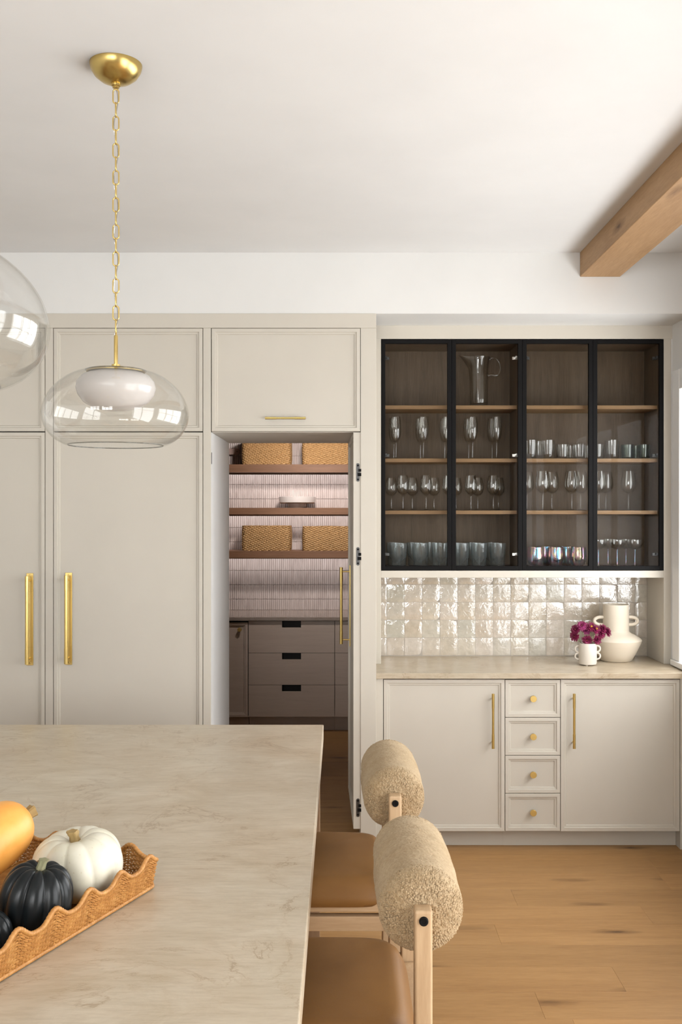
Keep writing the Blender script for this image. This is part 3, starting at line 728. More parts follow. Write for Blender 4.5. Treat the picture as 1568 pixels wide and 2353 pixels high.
place('tumbler', tumb_s, [1294, 1331, 1372.5], 5.51, z2, '{} short clear tumbler from the left in the row beside the flutes', 'glass', 'clear tumblers')
place('tumbler', tumb_s, [1311, 1352], 5.62, z2, '{} short clear tumbler from the left standing in the back row', 'glass', 'clear tumblers')
place('tumbler', smoke_t, [1443, 1480], 5.51, z2, '{} smoky green tumbler from the left, at the right end of the shelf', 'glass', 'smoky tumblers')
place('tumbler', smoke_t, [1462], 5.61, z2, 'smoky green tumbler behind the pair at the right end of the shelf', 'glass', 'smoky tumblers')
place('ribbed_tumbler', rib_m, [917, 966.7, 1011, 1060, 1101.4, 1144], 5.50, zi, '{} ribbed grey tumbler from the left in the front row on the cabinet floor', 'glass', 'ribbed tumblers')
place('ribbed_tumbler', rib_m, [908, 954, 995, 1042, 1088, 1129], 5.615, zi, '{} ribbed grey tumbler from the left in the back row on the cabinet floor', 'glass', 'ribbed tumblers')
place('stemless_glass', stemless, [1231, 1277, 1329], 5.505, zi, '{} iridescent stemless glass from the left in the front row', 'glass', 'iridescent stemless glasses')
place('stemless_glass', stemless, [1253, 1302], 5.61, zi, '{} iridescent stemless glass from the left in the back row', 'glass', 'iridescent stemless glasses')
def coupe(px, d, lb):
    t = thing('coupe_glass', lb, 'glass', (X(px, d), Yd(d), zi+0.0004), 0, 'coupe glasses')
    link('bowl', coupe_bowl, t); link('stem', coupe_stem, t)
for i, px in enumerate([1375.5, 1418.8, 1459.6]): coupe(px, 5.50, ORD[i]+' shallow coupe glass from the left in the front row, iridescent stem')
for i, px in enumerate([1398, 1439]): coupe(px, 5.61, ORD[i]+' shallow coupe glass from the left in the back row')
# pitcher
pd = 5.57
pt = thing('glass_pitcher', 'tall clear ribbed glass pitcher with looped handle and long spout', 'pitcher', (X(1101, pd), Yd(pd), z1+0.0004))
mb = MB(); n = 48; vs = []; fs = []
prof = [(0, 0.0), (0.046, 0.0), (0.050, 0.004), (0.051, 0.05), (0.051, 0.15), (0.053, 0.22), (0.058, 0.262), (0.062, 0.283), (0.060, 0.283), (0.056, 0.262), (0.051, 0.22), (0.0485, 0.15), (0.0485, 0.05), (0.046, 0.022), (0, 0.018)]
for r, z in prof:
    for k in range(n):
        a = 2*PI*k/n; rr = r + (0.0012*math.sin(a*10+z*10) if 0.03 < z < 0.25 else 0)
        sp = max(0.0, (z-0.20)/0.083)**1.6*math.exp(-((a-PI)/0.42)**2)
        vs.append((rr*math.cos(a)-0.052*sp, rr*math.sin(a)*(1-0.15*sp), z+0.012*sp))
for j in range(len(prof)-1):
    for k in range(n): fs.append((j*n+k, j*n+(k+1)%n, (j+1)*n+(k+1)%n, (j+1)*n+k))
part('body', mb.add(vs, fs), M['glass'], pt, smooth=50)
part('handle', MB().tube([(0.055, 0, 0.268), (0.075, 0, 0.282), (0.098, 0, 0.276), (0.116, 0, 0.252), (0.122, 0, 0.222), (0.116, 0, 0.196), (0.104, 0, 0.182), (0.088, 0, 0.180), (0.068, 0, 0.186), (0.049, 0, 0.178)], [0.007, 0.006, 0.0055, 0.005, 0.005, 0.0055, 0.006, 0.0065, 0.008, 0.009], 12), M['glass'], pt, smooth=60)

# ================================================================== vases on the hutch counter
vd = 5.53
vz = thing('handled_vase', 'large cream ceramic vase with angular shoulder and two small ear handles', 'vase', (X(1416, vd), Yd(vd), 0.9152))
sc_ = vd/F
pr = [(0, 0.0), (0.080, 0.0), (0.087, 0.004), (0.110, 0.045), (0.136, 0.100), (0.1405, 0.116), (0.136, 0.125), (0.105, 0.146), (0.078, 0.158), (0.0725, 0.164), (0.0715, 0.172), (0.0705, 0.24), (0.0712, 0.312), (0.0695, 0.315), (0.067, 0.312), (0.066, 0.20), (0.066, 0.17), (0.10, 0.14), (0.128, 0.115), (0.10, 0.05), (0, 0.012)]
part('body', MB().lathe(pr, 56), M['ceramic'], vz, smooth=38)
def ear(side, zc, r0, w, hgt, rad):
    p = []
    for k in range(13):
        a = PI/2 - PI*k/12
        p.append((side*(r0+w*math.cos(a)**0.8), 0, zc+hgt*math.sin(a)))
    p = [(side*(r0-0.012), 0, zc+hgt)] + p + [(side*(r0-0.012), 0, zc-hgt)]
    return MB().tube(p, rad, 12)
for s in (-1, 1): part('handle', ear(s, 0.222, 0.076, 0.045, 0.0215, 0.0095), M['ceramic'], vz, smooth=60)
sd_ = 5.37
sv = thing('bud_vase', 'small white cup vase with double loop handles holding purple flowers', 'vase', (X(1351, sd_), Yd(sd_), 0.9152))
part('body', MB().lathe([(0, 0.004), (0.040, 0.004), (0.046, 0.006), (0.0485, 0.014), (0.0490, 0.06), (0.0495, 0.118), (0.048, 0.120), (0.046, 0.117), (0.045, 0.02), (0, 0.014)], 44), M['ceramicw'], sv, smooth=40)
part('foot', MB().lathe([(0, 0.0), (0.006, 0.0), (0.007, 0.005), (0, 0.006)], 12), M['ceramicw'], sv, loc=(-0.012, -0.030, 0), smooth=40)
part('foot', MB().lathe([(0, 0.0), (0.006, 0.0), (0.007, 0.005), (0, 0.006)], 12), M['ceramicw'], sv, loc=(0.03, 0.012, 0), smooth=40)
part('foot', MB().lathe([(0, 0.0), (0.006, 0.0), (0.007, 0.005), (0, 0.006)], 12), M['ceramicw'], sv, loc=(-0.022, 0.025, 0), smooth=40)
for s in (-1, 1):
    for zc in (0.048, 0.088):
        part('handle', ear(s, zc, 0.050, 0.018, 0.0165, 0.0048), M['ceramicw'], sv, smooth=60)
# chrysanthemums
def flower_meshes(seed, pale):
    rr = random.Random(seed); mb = MB()
    for layer, (n, ln, el) in enumerate(((17, 0.0235, -0.05), (15, 0.021, 0.35), (13, 0.017, 0.75), (8, 0.010, 1.15))):
        for k in range(n):
            a = 2*PI*(k+0.5*layer)/n + rr.uniform(-0.12, 0.12); l = ln*rr.uniform(0.88, 1.1); w = 0.0034; e = el+rr.uniform(-0.15, 0.15)
            d = Vector((math.cos(a)*math.cos(e), math.sin(a)*math.cos(e), math.sin(e))); s_ = Vector((-math.sin(a), math.cos(a), 0)); up = d.cross(s_)*-1
            b0 = d*0.003
            P = []
            for u, ww, lift in ((0, 0.4, 0), (0.45, 1.0, 0.0012), (0.8, 0.95, 0.0018), (1.0, 0.35, 0.0006)):
                c_ = b0+d*l*u+up*lift
                P += [c_-s_*w*ww, c_+up*(-0.0009), c_+s_*w*ww]
            P2 = [p-up*0.0006 for p in P]
            vs = P+P2; fs = []
            for q in range(3):
                for j in range(2):
                    i = q*3+j; fs.append((i, i+1, i+4, i+3)); i += 12; fs.append((i+3, i+4, i+1, i))
            ring = [0, 3, 6, 9, 10, 11, 8, 5, 2, 1]
            for i in range(len(ring)): fs.append((ring[i], ring[(i+1)%len(ring)], ring[(i+1)%len(ring)]+12, ring[i]+12))
            mb.add(vs, fs)
    return mb
rf = random.Random(3)
pet = [flower_meshes(i, False).mesh('petals', M['petal2'] if i == 2 else M['petal'], 50) for i in range(3)]
pol = MB().lathe([(0.0055, 0.003), (0.0062, 0.0055), (0.0045, 0.0085), (0, 0.010)], 14).mesh('flower_centre', M['pollen'], 50)
fls = [(355, 520, -0.01, 2, 'pale-tipped purple chrysanthemum at the top of the bunch, left of the yellow centres'), (248, 585, 0.005, 0, 'dark purple chrysanthemum at the upper left of the bunch'),
       (512, 540, -0.018, 0, 'purple chrysanthemum with bright yellow centre at the top of the bunch'), (595, 580, -0.02, 1, 'purple chrysanthemum with orange centre, just right of the topmost yellow one'),
       (432, 590, 0.012, 2, 'pink-tipped purple chrysanthemum in the middle of the bunch'), (722, 570, 0.0, 1, 'purple chrysanthemum at the upper right, against the large vase'),
       (795, 622, 0.01, 0, 'small dark purple chrysanthemum furthest to the right'), (685, 655, -0.01, 1, 'purple chrysanthemum below the upper right bloom'),
       (232, 700, -0.02, 0, 'dark purple chrysanthemum hanging lowest at the left of the bunch'), (445, 765, -0.03, 1, 'dark purple chrysanthemum resting on the vase rim, left of centre'), (622, 755, -0.032, 0, 'magenta chrysanthemum resting on the right of the vase rim')]
for (cx_, cy_, dz_, v_, lb) in fls:
    px = 1290+cx_/7.467; py = 1370+cy_/7.467; dd = sd_+dz_
    p = Vector((X(px, dd), Yd(dd), Z(py, dd)))
    base = Vector((sv.location.x + (p.x-sv.location.x)*0.2, Yd(sd_)+rf.uniform(-0.012, 0.02), 0.9152+0.09))
    mouth = Vector((sv.location.x + max(-0.036, min(0.036, (p.x-sv.location.x)*0.55)), base.y, 0.9152+0.122))
    t = thing('chrysanthemum', lb, 'flower', p, 0, 'purple chrysanthemums in the small vase')
    nrm = (Vector((p.x-sv.location.x, -0.075, 0.05 if py < 1460 else -0.005))).normalized()
    q = Vector((0, 0, 1)).rotation_difference(nrm); e = q.to_euler()
    link('petals', pet[v_], t, (0, 0, 0), e).scale = (1.12,)*3
    fc = link('flower_centre', pol, t, nrm*0.001, e)
    fc.scale = (1.15,)*3 if lb.count('yellow centre at') or lb.count('orange') else (0.55,)*3
    end = -nrm*0.002
    part('stem', MB().tube([base-p, mouth-p, (mouth-p)*0.45+Vector((0, 0, -0.006)), end], 0.0014, 6), M['gstem'], t, smooth=60)

# ================================================================== pantry contents
PC = 7.80; YPC = Yd(PC)
t = part('pantry_worktop', MB().box(PXL, PXR, 0, YPB-YPC-0.001, 0.887, 0.915), M['pstone'], bevel=0.002, loc=(0, YPC, 0))
tag(t, 'polished taupe stone worktop at the back of the pantry', 'worktop')
YPD = Yd(7.82)
pz0, pz1 = Z(1649, 7.82), Z(1428.5, 7.82)
def notch_front(w, h, nw=0.151, nh=0.051, t=0.02):
    a = (w-nw)/2; b = a+nw
    P = [(0, 0), (w, 0), (w, h), (b, h), (b, h-nh), (a, h-nh), (a, h), (0, h)]
    vs = [(x, 0, z) for x, z in P] + [(x, t, z) for x, z in P]
    fs = [(0, 1, 4, 5), (1, 2, 3, 4), (0, 5, 6, 7), (8, 13, 12, 9), (9, 12, 11, 10), (8, 15, 14, 13)] + [(i, (i+1)%8, 8+(i+1)%8, 8+i) for i in range(8)]
    return MB().add(vs, fs)
def pantry_drawers(x0, x1, lb):
    t = thing('pantry_drawer_cabinet', lb, 'cabinet', (x0, YPD, 0))
    w = x1-x0; h = (pz1-pz0)/3
    part('cabinet_body', MB().box(0.001, w-0.001, 0.13, YPB-YPD-0.01, pz0, 0.886).box(0.001, 0.02, 0.021, 0.13, pz0, 0.886).box(w-0.02, w-0.001, 0.021, 0.13, pz0, 0.886), M['gap'], t)
    for j in range(3):
        part('drawer_front', notch_front(w-0.003, h-0.003), M['pcab'], t, loc=(0.0015, 0, pz0+j*h+0.0015))
        part('drawer_box', MB().box(0.03, w-0.03, 0.021, 0.12, pz0+j*h+0.01, pz0+j*h+h-0.075), M['gap'], t)
    part('toe_kick', MB().box(0, w, 0.09, 0.11, 0, pz0), M['pcab'], t)
pantry_drawers(X(571, 7.82), X(769.5, 7.82), 'taupe pantry cabinet with three wide drawers and cut-out pulls, below the baskets')
pantry_drawers(X(769.5, 7.82)+0.001, PXR-0.02, 'taupe pantry drawer cabinet mostly hidden behind the open door')
xd0, xd1 = PXL+0.45, X(570, 7.82)-0.001
t = thing('pantry_door_cabinet', 'taupe pantry cabinet with panelled door and round brass knob, left of the drawers', 'cabinet', (xd0, YPD, 0))
part('cabinet_body', MB().box(0.0, xd1-xd0, 0.021, YPB-YPD-0.01, pz0, 0.886), M['gap'], t)
d = part('door', panel_door(xd1-xd0, pz1-pz0-0.012, fr=0.02), M['pcab'], t, loc=(0, -0.002, pz0))
link('knob', knob, d, (X(550.6, 7.8)-xd0, 0.0115, Z(1448.5, 7.8)-pz0), (0, 0, 0))
part('toe_kick', MB().box(0, xd1-xd0, 0.09, 0.11, 0, pz0), M['pcab'], t)
# floating shelves with light strips below; the lowest strip is added for brightness
PSD = 8.09
pst = []
for i, (py0, py1, lb) in enumerate(((1068.5, 1087, 'topmost walnut floating shelf in the pantry, under the header'), (1168.3, 1184, 'middle walnut floating shelf in the pantry carrying the cake stand'), (1267.6, 1284, 'lowest walnut floating shelf in the pantry, above the worktop'))):
    za, zb = Z(py1, PSD), Z(py0, PSD); pst.append(zb)
    s = part('floating_shelf', MB().box(-1.25, 0.6, 0, YPB-Yd(PSD)-0.009, za, zb), M['pshelf'], bevel=0.0015, loc=(0, Yd(PSD), 0))
    tag(s, lb, 'shelf', 'pantry floating shelves')
    part('light_channel', MB().box(-1.2, 0.58, 0.150, 0.153, za-0.012, za-0.0005).box(-1.2, 0.58, 0.150, 0.172, za-0.002, za-0.0005), M['pshelf'], s)
    l = bpy.data.lights.new('shelf_light', 'AREA'); l.shape = 'RECTANGLE'; l.size = 1.7; l.size_y = 0.010; l.energy = (1.9, 2.0, 1.7)[i]; l.color = (1.0, 0.93, 0.90)
    lo = bpy.data.objects.new('shelf_light', l); C.objects.link(lo); lo.parent = s; lo.location = (-0.3, 0.163, za-0.0065); lo.rotation_euler = (math.radians(40), 0, 0)
# unseen ceiling lamp, added to brighten the back of the pantry
pl = part('added_pantry_lamp', MB().lathe([(0, 0.0), (0.12, 0.0), (0.14, 0.02), (0.14, 0.05), (0, 0.05)], 32), M['opal'], loc=(-0.2, Yd(6.9), 2.65), smooth=40)
tag(pl, 'added unseen ceiling lamp brightening the pantry, hidden above the header', 'lamp')
l = bpy.data.lights.new('added_pantry_light', 'AREA'); l.shape = 'DISK'; l.size = 0.26; l.energy = 20; l.color = (1.0, 0.91, 0.85); l.spread = math.radians(110)
lo = bpy.data.objects.new('added_pantry_light', l); C.objects.link(lo); lo.parent = pl; lo.location = (0, 0, -0.012); lo.rotation_euler = (math.radians(58), 0, 0)
# woven seagrass baskets
def seagrass(w, d, h, seed):
    mb = MB(); R_ = 0.03; rr = random.Random(seed)
    def outline(s):  # s in 0..1 around a rounded rectangle
        sx, sy = w/2-R_, d/2-R_; per = 4*sx+4*sy+2*PI*R_; q = s*per
        segs = [(2*sx, 0), (PI*R_/2, 1), (2*sy, 0), (PI*R_/2, 1), (2*sx, 0), (PI*R_/2, 1), (2*sy, 0), (PI*R_/2, 1)]
        corner = [(sx, -sy), (sx, sy), (-sx, sy), (-sx, -sy)]
        st = [(-sx, -d/2), (w/2, -sy), (sx, d/2), (-w/2, sy)]; dr = [(1, 0), (0, 1), (-1, 0), (0, -1)]
        for i, (ln, c) in enumerate(segs):
            if q <= ln or i == 7:
                j = i//2
                if not c: return (st[j][0]+dr[j][0]*q, st[j][1]+dr[j][1]*q), (dr[j][1], -dr[j][0])
                a = -PI/2 + j*PI/2 + q/R_; return (corner[j][0]+R_*math.cos(a), corner[j][1]+R_*math.sin(a)), (math.cos(a), math.sin(a))
            q -= ln
    ns, nz = 432, 84; vs = []; fs = []
    rows = 12; cols = 54
    for j in range(nz+1):
        v = j/nz
        for i in range(ns):
            s = i/ns; (x, y), (nx, ny) = outline(s)
            row = v*rows - s*26 + 100
            ph = s*cols + 0.5*math.floor(row) + v*3
            dsp = 0.0085*abs(math.sin(PI*row))**0.7*(0.15+0.85*abs(math.sin(PI*ph))**0.8) + 0.002*mnoise.noise(Vector((s*30, v*6, seed)))
            bulge = 0.004*math.sin(PI*v)
            vs.append((x+nx*(dsp+bulge), y+ny*(dsp+bulge), 0.0005+v*h+0.004*mnoise.noise(Vector((s*7, seed, 0)))*v))
    for j in range(nz):
        for i in range(ns): fs.append((j*ns+i, j*ns+(i+1)%ns, (j+1)*ns+(i+1)%ns, (j+1)*ns+i))
    o = len(vs)   # inner wall and floor
    top = nz*ns
    for i in range(ns):
        (x, y), (nx, ny) = outline(i/ns); vs.append((x-nx*0.012, y-ny*0.012, vs[top+i][2]-0.002))
    for i in range(ns):
        (x, y), (nx, ny) = outline(i/ns); vs.append((x-nx*0.012, y-ny*0.012, 0.01))
    for i in range(ns):
        i2 = (i+1)%ns
        fs.append((top+i, top+i2, o+i2, o+i)); fs.append((o+i, o+i2, o+ns+i2, o+ns+i))
    fs.append(tuple(o+ns+i for i in range(ns))); fs.append(tuple(range(ns-1, -1, -1)))
    return mb.add(vs, fs).mesh('seagrass_basket', M['sea'], 60)
sg = [seagrass(0.385, 0.25, 0.205, 1), seagrass(0.40, 0.25, 0.20, 5)]
bd = 8.235
for me, px, z, rz, lb in ((sg[0], 611.5, pst[2], 0.0, 'left woven seagrass basket on the lowest pantry shelf'), (sg[1], 753, pst[2], 0.04, 'right woven seagrass basket on the lowest pantry shelf, partly behind the door'), (sg[0], 612, pst[0], PI, 'left woven seagrass basket on the top pantry shelf'), (sg[1], 753, pst[0], PI, 'right woven seagrass basket on the top pantry shelf, partly behind the door')):
    tag(link('seagrass_basket', me, None, (X(px, bd-0.125), Yd(bd), z+0.0008), (0, 0, rz)), lb, 'basket', 'seagrass baskets in the pantry')
cs = thing('cake_stand', 'low white stoneware cake stand on the middle pantry shelf', 'cake stand', (X(682.5, 8.2), Yd(8.245-0.0), pst[1]+0.0006))
part('foot', MB().lathe([(0, 0), (0.078, 0), (0.080, 0.004), (0.079, 0.036), (0, 0.036)], 48), M['stand'], cs, smooth=40)
part('plate', MB().lathe([(0, 0.036), (0.138, 0.036), (0.152, 0.044), (0.155, 0.062), (0.153, 0.090), (0.150, 0.092), (0.146, 0.088), (0.142, 0.060), (0, 0.056)], 60), M['stand'], cs, smooth=40)
bo = thing('serving_board', 'pinkish serving board with holed rounded handle leaning at the left of the top pantry shelf', 'board', (X(552, 8.3), YPB-0.05, pst[0]+0.0005))
zc = Z(1038, 8.3)-pst[0]
P = [(-0.42, zc-0.12), (-0.16, zc-0.12), (-0.13, zc-0.06), (-0.10, zc-0.025)] + [(-0.03+0.025*math.cos(a), zc+0.025*math.sin(a)) for a in [-PI/2+PI*k/10 for k in range(11)]] + [(-0.10, zc+0.025), (-0.13, zc+0.06), (-0.16, zc+0.12), (-0.42, zc+0.12)]
nP = len(P)
part('board_blade', MB().add([(x, 0, z) for x, z in P]+[(x, 0.018, z) for x, z in P], [tuple(range(nP)), tuple(range(2*nP-1, nP-1, -1))]+[(i, (i+1)%nP, nP+(i+1)%nP, nP+i) for i in range(nP)]), M['board'], bo, loc=(0, 0, -(zc-0.12)+0.0))
bo.location.z = pst[0]+0.0005
part('handle_hole', MB().lathe([(0, 0.0006), (0.004, 0.0006), (0.004, 0)], 14, axis='y'), M['gap'], bo, loc=(-0.03, 0, 0.12))

# ================================================================== kitchen island
IX1 = X(744, 3.86); IY1 = Yd(3.862); IX0 = -1.9; IY0 = Yd(0.60)
iw = part('island_worktop', MB().box(IX0-IX1, 0, IY0-IY1, 0, 0.857, 0.915), M['stone'], bevel=0.003, loc=(IX1, IY1, 0))
tag(iw, 'large beige veined quartzite island top in the foreground', 'worktop')
ib = thing('kitchen_island', 'oak island cabinet under the stone top, beside the stools', 'island', ((IX0+IX1)/2, (IY0+IY1)/2, 0))
cx, cy = ib.location.x, ib.location.y
part('end_panel', MB().box(IX0+0.02-cx, -0.081-cx, IY1-0.085-cy, IY1-0.045-cy, 0, 0.8565), M['island'], ib, bevel=0.002)
part('end_panel', MB().box(IX0+0.02-cx, -0.081-cx, IY0+0.045-cy, IY0+0.085-cy, 0, 0.8565), M['island'], ib, bevel=0.002)
part('body', MB().box(IX0+0.05-cx, IX1-0.36-cx, IY0+0.0855-cy, IY1-0.0855-cy, 0.09, 0.8565), M['island'], ib)
part('plinth', MB().box(IX0+0.1-cx, IX1-0.42-cx, IY0+0.0855-cy, IY1-0.0855-cy, 0, 0.0895), M['gap'], ib)

# ================================================================== stools
def seat_mesh():
    mb = MB(); nx, ny = 36, 36; vs = []; fs = []
    hx, hy = 0.232, 0.236; rc = 0.10
    def shape(u, v):      # square -> rounded rectangle
        x, y = u*hx, v*hy
        # squircle mapping
        ru, rv = abs(u), abs(v); m = max(ru, rv)
        if m > 0:
            k = (ru**7+rv**7)**(1/7); f = m/k if k > 0 else 1
            x *= f; y *= f
        return x, y, (ru**7+rv**7)**(1/7) if m > 0 else 0
    top = []
    for j in range(ny+1):
        for i in range(nx+1):
            u, v = 2*i/nx-1, 2*j/ny-1; x, y, _ = shape(u, v)
            e = max(abs(u), abs(v))
            z = 0.040*(1-max(0, (e-0.80)/0.20)**3) + 0.010*(1-u*u)*(1-v*v)
            sc2 = 1-0.0*max(0, (e-0.9)/0.1)
            vs.append((x*sc2, y*sc2, z))
    for j in range(ny):
        for i in range(nx): a = j*(nx+1)+i; fs.append((a, a+1, a+nx+2, a+nx+1))
    bnd = [i for i in range(nx+1)] + [j*(nx+1)+nx for j in range(1, ny+1)] + [ny*(nx+1)+i for i in range(nx-1, -1, -1)] + [j*(nx+1) for j in range(ny-1, 0, -1)]
    m = len(bnd); prev = bnd
    for sc3, z in ((1.012, -0.008), (1.008, -0.022), (0.985, -0.032)):
        o = len(vs); vs += [(vs[q][0]*sc3, vs[q][1]*sc3, z) for q in bnd]
        fs += [(prev[i], o+i, o+(i+1)%m, prev[(i+1)%m]) for i in range(m)]; prev = [o+i for i in range(m)]
    fs.append(tuple(prev))
    return mb.add(vs, fs).mesh('seat', M['leather'], 60)
def bolster_mesh():
    L_, R_, rc = 0.205, 0.0865, 0.040
    prof = []                    # (axial, radius, isEnd)
    nr = 46
    for i in range(nr+1): prof.append((-L_, (R_-rc)*i/nr, 1.0))
    for i in range(1, 26): a = PI/2*i/26; prof.append((-L_+rc*(1-math.cos(a)) , R_-rc+rc*math.sin(a), 1.0-0.5*i/26))
    na = 150
    for i in range(na+1): prof.append((-L_+rc+(2*L_-2*rc)*i/na, R_+0.004*math.sin(PI*i/na), 0.0 if 6 < i < na-6 else 0.4))
    for i in range(1, 26): a = PI/2*(1-i/26); prof.append((L_-rc*(1-math.cos(a)), R_-rc+rc*math.sin(a), 0.5+0.5*i/26))
    for i in range(nr, -1, -1): prof.append((L_, (R_-rc)*i/nr, 1.0))
    n = 330; vs = []; fs = []
    P = np.array(prof)
    rn = np.gradient(P[:, 0]); an = np.gradient(P[:, 1])
    ln = np.hypot(rn, an)+1e-9; nr_ = rn/ln; na_ = -an/ln
    for q, (ax, r, e) in enumerate(prof):
        if r < 1e-5:
            vs.append(((0), ax, 0)); continue
        for k in range(n):
            a = 2*PI*k/n; ca, sa = math.cos(a), math.sin(a)
            p = Vector((r*ca, ax, r*sa))
            cell = 0.0032 + 0.0030*e
            dd = mnoise.voronoi(p/cell + Vector((mnoise.noise(p*90)*0.2, mnoise.noise(p*90+Vector((7, 0, 0)))*0.2, 0)))[0]
            hgt = math.sqrt(max(0.0, 1-(dd[0]/0.66)**2))*(0.0011+0.0012*e) + 0.0025*mnoise.noise(p*28)
            nx, ny, nz = nr_[q]*ca, na_[q], nr_[q]*sa
            vs.append((p.x+nx*hgt, p.y+ny*hgt, p.z+nz*hgt))
    idx = []; o = 0
    for (ax, r, e) in prof:
        if r < 1e-5: idx.append([o]); o += 1
        else: idx.append(list(range(o, o+n))); o += n
    for a, b in zip(idx, idx[1:]):
        for k in range(n):
            k2 = (k+1) % n
            if len(a) == 1: fs.append((a[0], b[k], b[k2]))
            elif len(b) == 1: fs.append((a[k], b[0], a[k2]))
            else: fs.append((a[k], b[k], b[k2], a[k2]))
    # curly locks on both ends and round their edges
    bmi = bmesh.new(); bmesh.ops.create_icosphere(bmi, subdivisions=2, radius=1.0)
    iv = np.array([v.co[:] for v in bmi.verts]); ifc = [tuple(v.index for v in f.verts) for f in bmi.faces]; bmi.free()
    rc_ = random.Random(11); over = 0.0; arc = PI/2*rc; flat = R_-rc; tot = flat+arc*1.12
    for sd in (-1, 1):
        q = 0.0
        while q < tot:
            if q < flat: r_ = q; ax = L_; nr0, na0 = 0.0, 1.0
            else:
                al = min(PI/2, (q-flat)/rc); over = max(0.0, q-flat-arc); r_ = flat+rc*math.sin(al); ax = L_-rc*(1-math.cos(al))-over; nr0, na0 = math.sin(al), math.cos(al)
            nn_ = max(1, int(2*PI*r_/0.0044)); ph = rc_.uniform(0, 6)
            for k in range(nn_):
                a = ph+2*PI*(k+rc_.uniform(-0.3, 0.3))/nn_
                fade = 1-0.5*max(0.0, (q-flat)/(tot-flat))**1.5; rr_ = rc_.uniform(0.0019, 0.0032)*fade; j_ = rc_.uniform(-0.0008, 0.0018)*fade; dq = rc_.uniform(-0.0014, 0.0014)
                c_ = np.array(((r_+nr0*j_+na0*dq)*math.cos(a), sd*(ax+na0*j_), (r_+nr0*j_+na0*dq)*math.sin(a)))
                S = np.array((rc_.uniform(0.8, 1.25), rc_.uniform(0.8, 1.25), rc_.uniform(0.8, 1.25)))*rr_
                o2 = len(vs); vs += [tuple(p_) for p_ in (iv*S+c_)]; fs += [tuple(i_+o2 for i_ in f_) for f_ in ifc]
            q += 0.0038
    me = bpy.data.meshes.new('back_bolster'); me.from_pydata(vs, [], fs); me.update()
    me.materials.append(M['shear']); me.polygons.foreach_set('use_smooth', [True]*len(me.polygons))
    return me
PT = 0.946
st = thing('counter_stool', 'counter stool nearest the viewer with shearling bolster and cognac leather seat', 'stool', (0.166, Yd(1.98+0.245), 0), 0, 'counter stools at the island')
seat = link('seat', seat_mesh(), st, (-0.243, 0, 0.660)); tag(seat, 'cognac leather seat cushion')
bol = link('back_bolster', bolster_mesh(), st, (0, 0, 0.922)); tag(bol, 'cream curly shearling bolster')
leg_me = None
for s in (-1, 1):
    mb = MB(); a, b = 0.018, 0.020; z1_, z0_ = PT, 0.0
    vs = [(-a, -b, z0_), (a, -b, z0_), (a, b, z0_), (-a, b, z0_), (-a, -b, z1_-0.0), (a, -b, z1_), (a, b, z1_), (-a, b, z1_)]
    mb.add(vs, [(0,3,2,1),(4,5,6,7),(0,1,5,4),(1,2,6,5),(2,3,7,6),(3,0,4,7)])
    lg = part('back_leg', mb, M['stoolwood'], st, bevel=0.005, loc=(0, s*0.225, 0), seg=3)
    part('bolt', MB().lathe([(0, 0.0035), (0.0035, 0.0035), (0.004, 0.0045), (0.0075, 0.005), (0.0092, 0.0035), (0.0095, 0)], 20, axis='y'), M['black'], lg, smooth=35, loc=(0, s*0.0200, PT-0.020), rot=(0, 0, 0 if s < 0 else PI))
    lg = part('front_leg', MB().box(-0.018, 0.018, -0.02, 0.02, 0, 0.612), M['stoolwood'], st, bevel=0.004, loc=(-0.45, s*0.225, 0))
    part('seat_rail', MB().box(-0.468, -0.018, -0.014, 0.014, 0.6125, 0.655), M['stoolrail'], st, bevel=0.002, loc=(0, s*0.212, 0))
    part('side_rail', MB().box(-0.432, -0.018, -0.014, 0.014, 0.560, 0.602), M['stoolrail'], st, bevel=0.002, loc=(0, s*0.218, 0))
    part('stretcher', MB().box(-0.432, -0.018, -0.011, 0.011, 0.24, 0.275), M['stoolrail'], st, bevel=0.002, loc=(0, s*0.225, 0))
part('back_rail', MB().box(-0.018, 0.018, -0.205, 0.205, 0.595, 0.640), M['stoolwood'], st, bevel=0.003)
part('front_rail', MB().box(-0.018, 0.018, -0.205, 0.205, 0.565, 0.608), M['stoolwood'], st, bevel=0.003, loc=(-0.45, 0, 0))
part('foot_rest', MB().box(-0.014, 0.014, -0.205, 0.205, 0.20, 0.235), M['stoolwood'], st, bevel=0.003, loc=(-0.45, 0, 0))
s2 = copy_tree(st); s2.location = (0.153, Yd(2.78+0.245), 0)
s2['label'] = 'counter stool further from the viewer, next to the pantry door, with shearling bolster'

